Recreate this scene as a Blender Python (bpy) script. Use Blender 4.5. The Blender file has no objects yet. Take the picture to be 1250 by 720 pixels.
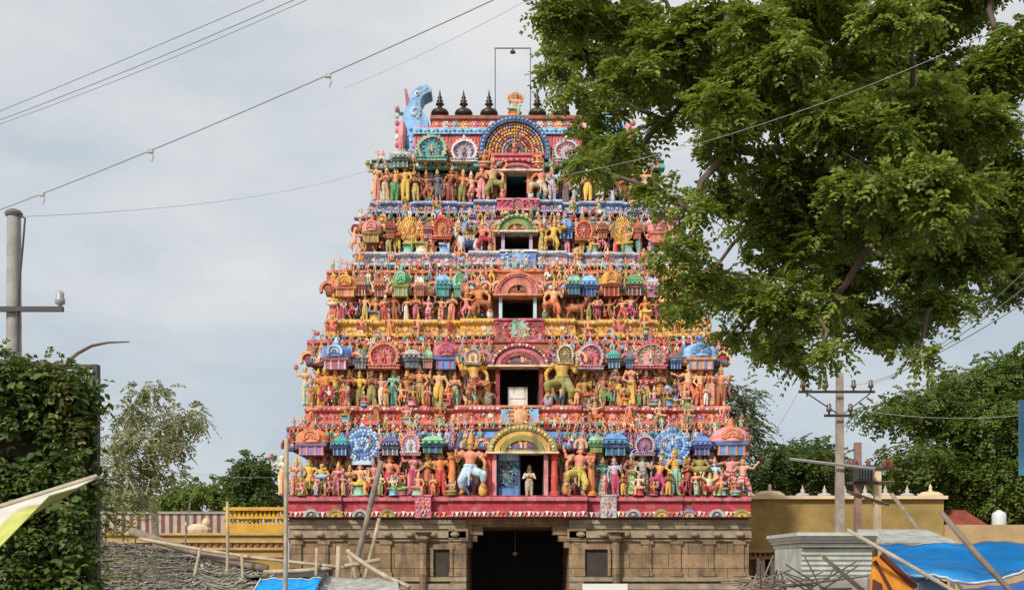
import bpy, bmesh, math, random
import numpy as np
from mathutils import Vector, Matrix
R = math.radians
random.seed(7); rng = np.random.default_rng(7)
SC = bpy.context.scene
COL = SC.collection

# ------------------------------------------------------------------ camera, sky, sun, exposure
F, HY, CH = 1440.0, 690.0, 3.4            # focal length in photo pixels, horizon row, eye height
cam = bpy.data.objects.new('camera', bpy.data.cameras.new('camera'))
COL.objects.link(cam)
cam.location = (0, 0, CH); cam.rotation_euler = (R(90), 0, 0)
cam.data.sensor_width = 36; cam.data.lens = 36 * F / 1250
cam.data.shift_y = (HY - 360) / 1250
cam.data.clip_start = 0.1; cam.data.clip_end = 5000
SC.camera = cam

SUN_EL, SUN_AZ = 37.0, -32.0              # azimuth measured from behind the camera towards the left
w = bpy.data.worlds.new('World'); SC.world = w; w.use_nodes = True
nt = w.node_tree; nt.nodes.clear()
out = nt.nodes.new('ShaderNodeOutputWorld'); bg = nt.nodes.new('ShaderNodeBackground')
sky = nt.nodes.new('ShaderNodeTexSky'); sky.sky_type = 'NISHITA'; sky.sun_disc = False
sky.sun_elevation = R(SUN_EL); sky.sun_rotation = R(180 - SUN_AZ) ; sky.dust_density = 2.0
tc = nt.nodes.new('ShaderNodeTexCoord'); mp = nt.nodes.new('ShaderNodeMapping')
mp.inputs['Scale'].default_value = (1.3, 1.3, 3.6); mp.inputs['Rotation'].default_value = (0, R(14), 0)
nz = nt.nodes.new('ShaderNodeTexNoise'); nz.inputs['Scale'].default_value = 2.0; nz.inputs['Detail'].default_value = 7; nz.inputs['Roughness'].default_value = 0.56
rp = nt.nodes.new('ShaderNodeValToRGB')
rp.color_ramp.elements[0].position = 0.34; rp.color_ramp.elements[0].color = (5.4, 6.15, 6.9, 1)
rp.color_ramp.elements[1].position = 0.68; rp.color_ramp.elements[1].color = (8.7, 8.7, 8.65, 1)
mx = nt.nodes.new('ShaderNodeMixRGB'); mx.inputs['Fac'].default_value = 0.88
L = nt.links.new
L(tc.outputs['Generated'], mp.inputs['Vector']); L(mp.outputs['Vector'], nz.inputs['Vector'])
sp_ = nt.nodes.new('ShaderNodeSeparateXYZ'); L(tc.outputs['Generated'], sp_.inputs[0])
m1_ = nt.nodes.new('ShaderNodeMath'); m1_.operation = 'MULTIPLY_ADD'; L(sp_.outputs['Z'], m1_.inputs[0]); m1_.inputs[1].default_value = .6; m1_.inputs[2].default_value = -.17
m2_ = nt.nodes.new('ShaderNodeMath'); m2_.operation = 'ADD'; L(nz.outputs['Fac'], m2_.inputs[0]); L(m1_.outputs[0], m2_.inputs[1]); L(m2_.outputs[0], rp.inputs['Fac']); L(sky.outputs['Color'], mx.inputs['Color1']); L(rp.outputs['Color'], mx.inputs['Color2'])
L(mx.outputs['Color'], bg.inputs['Color']); bg.inputs['Strength'].default_value = 0.092
L(bg.outputs['Background'], out.inputs['Surface'])

sl = bpy.data.lights.new('sun', 'SUN'); sl.energy = 3.5; sl.angle = R(5); sl.color = (1, 0.94, 0.84)
so = bpy.data.objects.new('sun', sl); COL.objects.link(so)
a, e = R(SUN_AZ), R(SUN_EL)
sdir = Vector((math.sin(a) * math.cos(e), -math.cos(a) * math.cos(e), math.sin(e)))   # towards the sun
so.rotation_euler = sdir.to_track_quat('Z', 'Y').to_euler(); so.location = (-30, -30, 60)
SC.view_settings.view_transform = 'Standard'; SC.view_settings.look = 'None'
SC.view_settings.exposure = 0.1; SC.view_settings.gamma = 1.0; SC.view_settings.use_curve_mapping = False

# ------------------------------------------------------------------ helpers
def P(px, py, Y):
    return Vector(((px - 625) / F * Y, Y, CH + (HY - py) / F * Y))

class MB:
    def __init__(s): s.v = []; s.f = []; s.m = []
    def add(s, vs, fs, m=0):
        o = len(s.v); s.v += [tuple(x) for x in vs]
        for f in fs: s.f.append([o + i for i in f]); s.m.append(m)
    def box(s, x0, x1, y0, y1, z0, z1, m=0, taper=0):
        t = taper
        s.add([(x0,y0,z0),(x1,y0,z0),(x1,y1,z0),(x0,y1,z0),(x0+t,y0+t,z1),(x1-t,y0+t,z1),(x1-t,y1-t,z1),(x0+t,y1-t,z1)],
              [(3,2,1,0),(4,5,6,7),(0,1,5,4),(1,2,6,5),(2,3,7,6),(3,0,4,7)], m)
    def prism_x(s, prof, x0, x1, m=0, mf=None):
        # prof: closed list (y,z) seen from +x, counter-clockwise for y right
        n = len(prof)
        vs = [(x0, p[0], p[1]) for p in prof] + [(x1, p[0], p[1]) for p in prof]
        for i in range(n):
            j = (i + 1) % n
            s.add([vs[i], vs[j], vs[n + j], vs[n + i]], [(3, 2, 1, 0)], mf[i] if mf else m)
        s.add(vs[:n], [tuple(range(n))], m); s.add(vs[n:], [tuple(reversed(range(n)))], m)
    def prism_y(s, poly, y0, y1, m=0, mside=None):
        # poly: list (x,z) counter-clockwise seen from the front (-y)
        n = len(poly); ms = m if mside is None else mside
        vs = [(p[0], y0, p[1]) for p in poly] + [(p[0], y1, p[1]) for p in poly]
        s.add(vs, [tuple(range(n))], m); s.add(vs, [tuple(reversed(range(n, 2 * n)))], m)
        s.add(vs, [(i, n + i, n + (i + 1) % n, (i + 1) % n) for i in range(n)], ms)
    def ring_y(s, cx, cz, rx, rz, w, y0, y1, a0=0, a1=180, n=20, m=0):
        # arch band in the xz plane
        po = []; pi = []
        for i in range(n + 1):
            a = R(a0 + (a1 - a0) * i / n); c, d = math.cos(a), math.sin(a)
            po.append((cx + rx * c, cz + rz * d)); pi.append((cx + (rx - w) * c, cz + (rz - w) * d))
        for i in range(n):
            q = [po[i], po[i + 1], pi[i + 1], pi[i]]
            q = q[::-1] if False else q
            s.prism_y([q[3], q[0], q[1], q[2]], y0, y1, m)
    def lathe(s, prof, c=(0, 0, 0), n=12, m=0, rib=0.0, ribn=0, sx=1, sy=1, ph=0.0):
        # prof: (r,z) from bottom to top
        vs = []
        for r, z in prof:
            for k in range(n):
                a = 2 * math.pi * k / n + ph
                rr = r * (1 + rib * math.cos(ribn * a)) if rib else r
                vs.append((c[0] + rr * math.cos(a) * sx, c[1] + rr * math.sin(a) * sy, c[2] + z))
        fs = []
        for i in range(len(prof) - 1):
            for k in range(n):
                k2 = (k + 1) % n
                fs.append((i * n + k, i * n + k2, (i + 1) * n + k2, (i + 1) * n + k))
        fs.append(tuple(reversed(range(n)))); fs.append(tuple((len(prof) - 1) * n + k for k in range(n)))
        s.add(vs, fs, m)
    def rect(s, prof, hx, hy, c=(0, 0, 0), m=0, mf=None):
        # profile (out,z) swept round a rectangle
        vs = []
        for o, z in prof:
            for sx, sy in ((-1, -1), (1, -1), (1, 1), (-1, 1)):
                vs.append((c[0] + sx * (hx + o), c[1] + sy * (hy + o), c[2] + z))
        for i in range(len(prof) - 1):
            s.add(vs[i * 4:i * 4 + 8], [(k, (k + 1) % 4, 4 + (k + 1) % 4, 4 + k) for k in range(4)], mf[i] if mf else m)
        s.add(vs[:4], [(3, 2, 1, 0)], m); s.add(vs[-4:], [(0, 1, 2, 3)], m)
    def tube(s, pts, rad, n=8, m=0, cap=True):
        pts = [Vector(p) for p in pts]; k = len(pts)
        rad = [rad] * k if not hasattr(rad, '__len__') else rad
        vs = []; up = Vector((0.13, 0.21, 1)).normalized()
        for i, p in enumerate(pts):
            t = (pts[min(i + 1, k - 1)] - pts[max(i - 1, 0)]).normalized()
            u = t.cross(up)
            if u.length < 1e-3: u = t.cross(Vector((1, 0, 0)))
            u.normalize(); vv = t.cross(u)
            for j in range(n):
                a = 2 * math.pi * j / n
                vs.append(p + (u * math.cos(a) + vv * math.sin(a)) * rad[i])
        fs = []
        for i in range(k - 1):
            for j in range(n):
                fs.append((i * n + j, (i + 1) * n + j, (i + 1) * n + (j + 1) % n, i * n + (j + 1) % n))
        if cap: fs += [tuple(range(n)), tuple(reversed(range((k - 1) * n, k * n)))]
        s.add(vs, fs, m)
    def caps(s, p, q, r0, r1=None, n=8, m=0):
        p, q = Vector(p), Vector(q); r1 = r0 if r1 is None else r1
        d = (q - p)
        if d.length < 1e-5: d = Vector((0, 0, 1e-4))
        t = d.normalized()
        pts = []; rad = []
        for a in (80, 50, 22, 0): pts.append(p - t * r0 * math.sin(R(a))); rad.append(r0 * math.cos(R(a)))
        for a in (0, 22, 50, 80): pts.append(q + t * r1 * math.sin(R(a))); rad.append(r1 * math.cos(R(a)))
        s.tube(pts, rad, n, m)
    def ell(s, c, rx, ry, rz, n=10, k=6, m=0):
        prof = [(math.cos(R(a)), math.sin(R(a))) for a in np.linspace(-86, 86, k + 1)]
        vs = MB(); vs.lathe([(r, z * rz) for r, z in prof], c, n, 0, sx=rx, sy=ry)
        s.add(vs.v, vs.f, m)
    def spin(s, p, q, r0, r1, m=0, n=5):
        p, q = Vector(p), Vector(q); t = (q - p); s.tube([p - t * .12, p, p.lerp(q, .5), q, q + t * .12], [r0 * .35, r0, (r0 + r1) * .52, r1, r1 * .35], n, m)
    def mini(s, x, y, z, h, sk, cl, cr, rnd):
        # one small relief figure facing -y, feet at z
        sw = rnd.uniform(-.06, .06) * h; k = rnd.choice((1, 1, .75)); hz = z + h * .46 * k
        for sd in (-1, 1):
            kn = (x + sd * h * rnd.uniform(.06, .16), y - h * .05, z + h * .24 * k); s.spin((x + sw + sd * h * .05, y, hz), kn, h * .075, h * .06, cl); s.spin(kn, (x + sd * h * rnd.uniform(.02, .12), y, z + h * .02), h * .055, h * .035, cl if rnd.random() < .5 else sk)
        ch = (x + sw * .5, y - h * .02, hz + h * .26); s.spin((x + sw, y, hz - h * .02), ch, h * .085, h * .105, sk)
        s.ell((ch[0], y - h * .03, ch[2] + h * .14), h * .065, h * .07, h * .075, 6, 4, sk); s.spin((ch[0], y - h * .02, ch[2] + h * .19), (ch[0], y - h * .02, ch[2] + h * .31), h * .06, h * .02, cr)
        for sd in (-1, 1):
            el = (ch[0] + sd * h * rnd.uniform(.15, .22), y - h * .03, ch[2] + h * rnd.uniform(-.14, .08)); s.spin((ch[0] + sd * h * .11, y, ch[2] + h * .05), el, h * .04, h * .032, sk)
            s.spin(el, (el[0] + sd * h * rnd.uniform(-.12, .08), y - h * .10, el[2] + h * rnd.uniform(-.10, .17)), h * .032, h * .024, sk)
    def wobble(s, amp, f=9.0):
        s.v = [(x + amp * math.sin(f * z + 3 * x + 1), y + amp * .8 * math.sin(f * 1.3 * x + 4 * z), z + amp * math.sin(f * .9 * x + 5 * y + 2)) for x, y, z in s.v]
    def knob(s, c, r, d, m=0):
        # small relief boss facing -y
        x, y, z = c; vs = []
        for k in range(6):
            a = 2 * math.pi * k / 6; vs.append((x + r * math.cos(a), y, z + r * math.sin(a)))
        for k in range(6):
            a = 2 * math.pi * k / 6; vs.append((x + .6 * r * math.cos(a), y - d, z + .6 * r * math.sin(a)))
        s.add(vs, [(k, (k + 1) % 6, 6 + (k + 1) % 6, 6 + k) for k in range(6)] + [tuple(range(6, 12))], m)
    def mesh(s, name, mats, smooth=False, shift=(0, 0, 0)):
        me = bpy.data.meshes.new(name)
        sh = shift
        me.from_pydata([(v[0] - sh[0], v[1] - sh[1], v[2] - sh[2]) for v in s.v], [], s.f)
        for mt in mats: me.materials.append(mt)
        me.polygons.foreach_set('material_index', s.m)
        if smooth: me.polygons.foreach_set('use_smooth', [True] * len(s.f))
        me.update()
        return me

def wloc(o):
    v = Vector((0, 0, 0))
    while o: v += o.location; o = o.parent
    return v
def put(name, me, parent=None, loc=(0, 0, 0), sc=(1, 1, 1), rz=0.0, mats=None):
    o = bpy.data.objects.new(name, me); COL.objects.link(o)
    o.parent = parent; o.location = loc; o.scale = sc; o.rotation_euler = (0, 0, rz)
    if mats:
        for i, mt in enumerate(mats):
            if i < len(o.material_slots):
                o.material_slots[i].link = 'OBJECT'; o.material_slots[i].material = mt
    return o
def part(name, mb, mats, parent, smooth=False):
    """mb is in world coordinates; the part keeps its parent's origin"""
    if not isinstance(mats, (list, tuple)): mats = [mats]
    return put(name, mb.mesh(name, mats, smooth, wloc(parent)), parent)
def solo(name, mb, mats, base, label, cat, group=None, smooth=False, kind=None):
    if not isinstance(mats, (list, tuple)): mats = [mats]
    o = put(name, mb.mesh(name, mats, smooth, base), None, base)
    return tag(o, label, cat, group, kind)
def tag(o, label=None, cat=None, group=None, kind=None):
    if label: o['label'] = label
    if cat: o['category'] = cat
    if group: o['group'] = group
    if kind: o['kind'] = kind
    return o
def thing(name, label, cat, loc, group=None):
    o = bpy.data.objects.new(name, None); COL.objects.link(o); o.location = loc; o.empty_display_size = .2
    return tag(o, label, cat, group)

# ------------------------------------------------------------------ materials
def nodes(name):
    m = bpy.data.materials.new(name); m.use_nodes = True
    t = m.node_tree; b = t.nodes['Principled BSDF']
    return m, t, b
def bump(t, b, src, strength, dist=.02):
    n = t.nodes.new('ShaderNodeBump'); n.inputs['Strength'].default_value = strength; n.inputs['Distance'].default_value = dist
    t.links.new(src, n.inputs['Height']); t.links.new(n.outputs['Normal'], b.inputs['Normal'])
def noise(t, scale, detail=4, co=None, rough=.55, stretch=None):
    n = t.nodes.new('ShaderNodeTexNoise'); n.inputs['Scale'].default_value = scale; n.inputs['Detail'].default_value = detail; n.inputs['Roughness'].default_value = rough
    g = t.nodes.new('ShaderNodeNewGeometry'); src = g.outputs['Position']
    if stretch:
        mpn = t.nodes.new('ShaderNodeMapping'); mpn.inputs['Scale'].default_value = stretch
        t.links.new(src, mpn.inputs['Vector']); src = mpn.outputs['Vector']
    t.links.new(src, n.inputs['Vector'])
    return n.outputs['Fac']
def ramp(t, src, stops):
    r = t.nodes.new('ShaderNodeValToRGB'); e = r.color_ramp.elements
    while len(e) < len(stops): e.new(.5)
    for i, (p, c) in enumerate(stops): e[i].position = p; e[i].color = (*c, 1)
    t.links.new(src, r.inputs['Fac']); return r.outputs['Color']
def mix(t, a, b_, fac, mode='MIX'):
    n = t.nodes.new('ShaderNodeMixRGB'); n.blend_type = mode
    for k, v in (('Color1', a), ('Color2', b_), ('Fac', fac)):
        if isinstance(v, (int, float)): n.inputs[k].default_value = v
        elif isinstance(v, tuple): n.inputs[k].default_value = (*v, 1)
        else: t.links.new(v, n.inputs[k])
    return n.outputs['Color']
def sc3(c, k): return tuple(max(0, min(1, x * k)) for x in c)
def lerp3(a, b, t): return tuple(x + (y - x) * t for x, y in zip(a, b))

PAINT = dict(
 orange=(.74,.24,.06), salmon=(.72,.26,.15), peach=(.80,.43,.24), yellow=(.78,.50,.07), gold=(.68,.40,.07), cream=(.78,.64,.44),
 red=(.58,.07,.05), crimson=(.44,.03,.06), maroon=(.26,.035,.04), pink=(.72,.27,.30), rose=(.60,.15,.20), magenta=(.50,.07,.19),
 blue=(.10,.26,.62), sky=(.24,.50,.82), pale_blue=(.48,.64,.80), navy=(.05,.09,.24), teal=(.06,.34,.33), green=(.10,.35,.12), mint=(.26,.55,.38),
 olive=(.30,.28,.07), brown=(.33,.12,.06), rust=(.42,.13,.05), lilac=(.50,.44,.58), violet=(.28,.20,.48), grey=(.42,.42,.42), slate=(.10,.13,.16),
 white=(.76,.73,.68), brick=(.42,.11,.07), flesh=(.76,.36,.22))
_pm = {}
def pm(name, two=None):
    if (name, two) in _pm: return _pm[name, two]
    c = PAINT[name]; g_ = .3 * c[0] + .55 * c[1] + .15 * c[2]; c = lerp3(c, (min(.8, g_ * 1.25 + .10), g_ * 1.05 + .06, g_ * .9 + .045), .07)
    m, t, b = nodes('paint_' + name + ('_banded' if two else ''))
    n1 = noise(t, 3.1, 6, rough=.65)
    n2 = noise(t, 1.1, 5, stretch=(3, 3, .5))
    c1 = ramp(t, n1, [(.30, sc3(c, .72)), (.52, c), (.75, lerp3(c, (.8, .76, .7), .22))])
    c2 = mix(t, c1, (.10, .085, .07), ramp(t, n2, [(.50, (0, 0, 0)), (.70, (.68, .68, .68))]))
    if two:
        wv = t.nodes.new('ShaderNodeTexWave'); wv.wave_type = 'BANDS'; wv.bands_direction = 'Z'; wv.inputs['Scale'].default_value = 1.7; wv.inputs['Distortion'].default_value = 9; wv.inputs['Detail Scale'].default_value = 3
        gg = t.nodes.new('ShaderNodeNewGeometry'); t.links.new(gg.outputs['Position'], wv.inputs['Vector'])
        c2 = mix(t, c2, PAINT[two], ramp(t, wv.outputs['Fac'], [(.62, (0, 0, 0)), (.74, (.6, .6, .6))]))
    t.links.new(c2, b.inputs['Base Color']); b.inputs['Roughness'].default_value = .7
    b.inputs['Specular IOR Level'].default_value = .3
    bump(t, b, noise(t, 22, 5), .5, .03)
    _pm[name, two] = m; return m
def plain(name, c, rough=.7, var=.25, scale=6, metal=0, bmp=.2):
    m, t, b = nodes(name)
    n1 = noise(t, scale, 5)
    t.links.new(ramp(t, n1, [(.3, sc3(c, 1 - var)), (.7, sc3(c, 1 + var * .6))]), b.inputs['Base Color'])
    b.inputs['Roughness'].default_value = rough; b.inputs['Metallic'].default_value = metal
    if bmp: bump(t, b, noise(t, scale * 5, 4), bmp, .01)
    return m
def leafmat(name, dark, light, trans=.35):
    m, t, b = nodes(name)
    g = t.nodes.new('ShaderNodeNewGeometry')
    c1 = ramp(t, g.outputs['Random Per Island'], [(0, dark), (.6, lerp3(dark, light, .55)), (1, light)])
    big = noise(t, .9, 3)
    c2 = mix(t, c1, lerp3(light, (.16, .20, .02), .4), ramp(t, big, [(.45, (0, 0, 0)), (.7, (.45, .45, .45))]))
    t.links.new(c2, b.inputs['Base Color']); b.inputs['Roughness'].default_value = .5; b.inputs['Specular IOR Level'].default_value = .35
    tr = t.nodes.new('ShaderNodeBsdfTranslucent'); t.links.new(mix(t, c2, (.30, .42, .04), .45), tr.inputs['Color'])
    ms = t.nodes.new('ShaderNodeMixShader'); ms.inputs[0].default_value = trans
    t.links.new(b.outputs[0], ms.inputs[1]); t.links.new(tr.outputs[0], ms.inputs[2])
    t.links.new(ms.outputs[0], t.nodes['Material Output'].inputs['Surface'])
    return m

def stone_mat():
    m, t, b = nodes('granite')
    g = t.nodes.new('ShaderNodeNewGeometry'); mpn = t.nodes.new('ShaderNodeMapping'); mpn.inputs['Rotation'].default_value = (R(90), 0, 0)
    t.links.new(g.outputs['Position'], mpn.inputs['Vector'])
    br = t.nodes.new('ShaderNodeTexBrick'); br.inputs['Scale'].default_value = 1.0; br.inputs['Brick Width'].default_value = 1.5; br.inputs['Row Height'].default_value = .55
    br.inputs['Mortar Size'].default_value = .012; br.inputs['Color1'].default_value = (.40,.275,.165,1); br.inputs['Color2'].default_value = (.28,.195,.12,1); br.inputs['Mortar'].default_value = (.05,.04,.03,1)
    t.links.new(mpn.outputs['Vector'], br.inputs['Vector'])
    n1 = noise(t, 1.6, 7, rough=.7); n2 = noise(t, 1.0, 5, stretch=(2.2, 2.2, .35))
    c = mix(t, br.outputs['Color'], ramp(t, n1, [(.3, (.30,.28,.27)), (.7, (1.15,1.1,1.0))]), 1.0, 'MULTIPLY')
    c = mix(t, c, (.05,.045,.04), ramp(t, n2, [(.52, (0,0,0)), (.72, (.75,.75,.75))]))
    c = mix(t, c, (.34,.27,.12), ramp(t, noise(t, .8, 4), [(.58, (0,0,0)), (.75, (.35,.35,.35))]))
    t.links.new(c, b.inputs['Base Color']); b.inputs['Roughness'].default_value = .85
    bump(t, b, noise(t, 14, 6), .5, .03)
    return m
# ------------------------------------------------------------------ painted stucco figures (shared meshes, one body each)
def remesh(mb, name, vox=.012, sm=2):
    me = mb.mesh(name + '_raw', [])
    o = bpy.data.objects.new(name, me); COL.objects.link(o)
    r = o.modifiers.new('r', 'REMESH'); r.mode = 'VOXEL'; r.voxel_size = vox
    s = o.modifiers.new('s', 'SMOOTH'); s.factor = .5; s.iterations = sm
    dg = bpy.context.evaluated_depsgraph_get(); dg.update()
    res = bpy.data.meshes.new_from_object(o.evaluated_get(dg)); res.name = name
    bpy.data.objects.remove(o); bpy.data.meshes.remove(me)
    res.materials.clear(); res.materials.append(None)
    res.polygons.foreach_set('use_smooth', [True] * len(res.polygons))
    return res
def slot(me, n=1):
    while len(me.materials) < n: me.materials.append(None)
    return me
def hand(mb, wr, d, r=.02, curl=0.0):
    wr = Vector(wr); d = Vector(d).normalized()
    side = d.cross(Vector((0, 1, 0)))
    if side.length < .1: side = Vector((1, 0, 0))
    side.normalize(); nrm = side.cross(d).normalized()
    pal = wr + d * .045
    mb.caps(wr, pal, r * .8, r * .95, 8)
    for i, (o, l) in enumerate(((-.021, .040), (-.007, .048), (.007, .045), (.021, .034))):
        b0 = pal + side * o; b1 = b0 + d * l * .55 + side * o * .35; b2 = b1 + d * l * .5 + nrm * (-.012 - curl)
        mb.caps(b0, b1, .0085, .008, 6); mb.caps(b1, b2, .008, .007, 6)
    t0 = wr + d * .015 + side * (-r * .7); t1 = t0 + d * .02 - side * .022; mb.caps(t0, t1, .0095, .008, 6)
def limb(mb, pts, rad):
    for i in range(len(pts) - 1): mb.caps(pts[i], pts[i + 1], rad[i], rad[i + 1], 8)

XN = {'blessing': 'sash', 'dancing': 'sash', 'four-armed': 'emblem', 'offering': 'vessel', 'striding': 'bow', 'drumming': 'drum', 'seated': 'throne',
      'cross-legged': 'lotus_base', 'haloed': 'halo', 'guarding': 'club'}
POSES = {}
def figure(name, head=(0, 0, .93), chest=(0, 0, .74), pelvis=(0, 0, .52), arms=(), legs=(), k=1.0, female=False, lean=0.0,
           cloth='dhoti', extra=None, vox=.012, crown=.17):
    hd, ch, pv = Vector(head), Vector(chest), Vector(pelvis)
    b = MB()
    b.ell(hd, .058, .064, .074, 12, 8)
    b.caps(hd + Vector((0, -.058, -.004)), hd + Vector((0, -.068, -.022)), .009, .012, 6)          # nose
    b.ell(hd + Vector((0, -.052, -.040)), .022, .014, .007)                                        # lips
    b.ell(hd + Vector((0, -.046, -.060)), .018, .014, .012)                                        # chin
    for s in (-1, 1):
        b.ell(hd + Vector((s * .06, .004, -.008)), .010, .016, .026)                               # ears
        b.ell(hd + Vector((s * .022, -.056, .014)), .012, .008, .008)                              # brows and lids
    b.caps(hd + Vector((0, .005, -.05)), ch + Vector((0, .005, .09)), .034, .042, 8)
    b.ell(ch + Vector((0, 0, .02)), .118 * k, .072 * k, .095, 12, 8)
    b.caps(ch, pv + Vector((0, 0, .05)), .085 * k, (.062 if female else .078) * k, 10)
    b.ell(pv, .098 * k, .072 * k, .07, 12, 8)
    sh = {}
    for s in (-1, 1):
        sh[s] = ch + Vector((s * .128 * k, .0, .065)); b.ell(sh[s], .046 * k, .046 * k, .046 * k)
        if female: b.ell(ch + Vector((s * .05, -.062, .015)), .042, .040, .042)
    for s, elb, wr, hdir in arms:
        elb, wr = Vector(elb), Vector(wr)
        limb(b, [sh[s], elb, wr], [.037 * k, .030 * k, .021 * k]); hand(b, wr, hdir, .021 * k)
    hips = {}
    for s, kn, an, toe in legs:
        kn, an = Vector(kn), Vector(an)
        hp = pv + Vector((s * .058 * k, 0, -.03)); hips[s] = hp
        limb(b, [hp, kn, an], [.064 * k, .045 * k, .028 * k])
        b.caps(an.lerp(kn, .62) + Vector((0, .014, 0)), an.lerp(kn, .3), .038 * k, .03 * k)
        t = an + Vector(toe).normalized() * .085; t.z = max(.018, an.z - .022) if an.z < .12 else t.z
        b.caps(an + Vector((0, 0, -.012)), t, .026, .018, 8)
    me = remesh(b, 'body', vox)
    # garment
    g = MB()
    if cloth == 'skirt':
        prof = [(.112, -.50), (.118, -.47), (.098, -.30), (.10, -.12), (.108, -.02), (.086, .06)]
        g.lathe([(r * k, z + pv.z) for r, z in prof], (pv.x, pv.y, 0), 36, rib=.07, ribn=12, sy=.82)
        g.caps(pv + Vector((-.02, -.08, .04)), Vector((pv.x - .03, pv.y - .1, .06)), .018, .03)
    else:
        for s, kn, an, toe in legs:
            kn, an = Vector(kn), Vector(an); hp = pv + Vector((s * .058 * k, 0, -.03))
            low = an.lerp(kn, .55 if cloth == 'short' else .12)
            limb(g, [hp, kn, low], [.075 * k, .060 * k, .050 * k])
        g.ell(pv + Vector((0, 0, .0)), .112 * k, .085 * k, .085, 14, 8)
        g.caps(pv + Vector((0, -.085, .03)), pv + Vector((0, -.10, -.30 if pv.z > .4 else -.08)), .026, .016, 8)
    g.lathe([(.10 * k, .045), (.108 * k, .055), (.108 * k, .085), (.098 * k, .095)], pv, 18, sy=.8)
    cm = remesh(g, 'garment', .014, 1)
    # crown and jewels
    c = MB()
    if crown:
        q = crown / .17
        c.lathe([(.062, .0), (.070, .015), (.058, .035), (.063, .05), (.046, .085), (.05, .10), (.030, .135), (.033, .145), (.012, .165), (.016, .18), (.002, .20)],
                hd + Vector((0, 0, .035)), 14)
        for i in range(len(c.v)): x, y, z = c.v[i]; c.v[i] = (x, y, hd.z + .035 + (z - hd.z - .035) * q)
        for s in (-1, 1): c.lathe([(.02, -.012), (.026, 0), (.02, .012)], hd + Vector((s * .072, 0, -.03)), 8)
    else:
        c.ell(hd + Vector((0, .015, .03)), .064, .064, .06, 12, 8); c.ell(hd + Vector((0, .055, .06)), .035, .035, .035)
    j = c
    pts = [ch + Vector((.075 * math.sin(a), -.062 * math.cos(a) - .01 , .075 - .05 * math.cos(a))) for a in np.linspace(-2.2, 2.2, 11)]
    j.tube(pts, .011, 6)
    pts = [ch + Vector((.05 * math.sin(a), -.075 * math.cos(a) - .008, .05 - .085 * math.cos(a))) for a in np.linspace(-1.9, 1.9, 11)]
    j.tube(pts, .009, 6)
    j.lathe([(.092 * k, -.012), (.104 * k, 0), (.092 * k, .012)], pv + Vector((0, 0, .075)), 16, sy=.78)
    for s, elb, wr, hdir in arms:
        for a, bb, t, r in ((sh[s], Vector(elb), .45, .042), (Vector(elb), Vector(wr), .85, .03)):
            p = a.lerp(bb, t); dd = (bb - a).normalized() * .012; j.tube([p - dd, p + dd], r * k, 8)
    for s, kn, an, toe in legs:
        p = Vector(an).lerp(Vector(kn), .12); dd = (Vector(kn) - Vector(an)).normalized() * .012; j.tube([p - dd, p + dd], .038 * k, 8)
    jm = slot(j.mesh('crown', [], True))
    # eyes: whites with dark pupils
    ey = MB()
    for s in (-1, 1):
        ey.ell(hd + Vector((s * .023, -.0585, .006)), .013, .006, .008, 8, 4, 0)
        ey.ell(hd + Vector((s * .023, -.0635, .006)), .006, .003, .006, 6, 4, 1)
        ey.caps(hd + Vector((s * .010, -.066, .022)), hd + Vector((s * .036, -.058, .024)), .0035, .0025, 5, 1)
    em = slot(ey.mesh('eyes', []), 2)
    if em.materials[0] is None: em.materials[0] = pm('white'); em.materials[1] = pm('slate')
    xm = None
    if extra:
        x = MB(); extra(x, hd, ch, pv); nm = XN.get(name, 'sash'); xm = (nm, slot(x.mesh(nm, [], True)))
    POSES[name] = (me, cm, jm, em, xm)

A = lambda s: (s * .20, .01, .64)
def ex_club(x, h, c, p):
    x.lathe([(.05, 0), (.075, .05), (.085, .13), (.06, .2), (.035, .24), (.028, .5), (.04, .52), (.02, .56)], (.27, -.05, .0), 12)
def ex_disc(x, h, c, p):
    x.lathe([(.045, -.01), (.052, 0), (.045, .01)], (-.27, 0, 1.0), 10); x.lathe([(.02, -.04), (.045, 0), (.03, .03), (.01, .06)], (.27, 0, .99), 10); x.tube([(.27 * math.cos(a_), .05 * math.sin(a_), 1.0 + .2 * math.sin(a_)) for a_ in np.linspace(0, math.pi, 11)], .016, 6)
def ex_fan(x, h, c, p):
    for i in range(13):
        a = R(-20 + 220 * i / 12); d = Vector((math.cos(a), 0, math.sin(a)))
        q = h + Vector((0, .07, -.06)); x.caps(q + d * .08, q + d * .24, .022, .030, 6)
    x.tube([h + Vector((0, .07, -.1)), (0, .09, .5), (0, .06, .2)], [.05, .06, .05], 8); ex_seat(x, h, c, p)
def ex_drum(x, h, c, p):
    x.tube([(-.17, -.13, .60), (-.09, -.14, .60), (.09, -.14, .60), (.17, -.13, .60)], [.055, .075, .075, .055], 12)
def ex_seat(x, h, c, p):
    x.lathe([(.24, 0), (.25, .03), (.21, .06), (.21, .2), (.25, .23), (.24, .26)], (0, .03, 0), 16, sy=.7)
def ex_lotus(x, h, c, p):
    x.lathe([(.20, 0), (.26, .04), (.20, .08), (.27, .12), (.25, .15)], (0, .02, 0), 28, rib=.06, ribn=14, sy=.75)
def ex_bow(x, h, c, p):
    x.tube([(.30 + .07 * math.cos(t), -.03, .55 + .36 * math.sin(t)) for t in np.linspace(-1.5, 1.5, 9)], .013, 6)
def ex_ball(x, h, c, p):
    x.lathe([(.02, -.06), (.06, -.04), (.07, 0), (.04, .05), (.05, .06)], (-.235, -.04, .99), 10)
def ex_swag(x, h, c, p):
    for s in (-1, 1): x.tube([(s * .13, .04, .82), (s * .24, .04, .62), (s * .20, .03, .4), (s * .27, .03, .22)], [.012, .022, .02, .03], 6)

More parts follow.
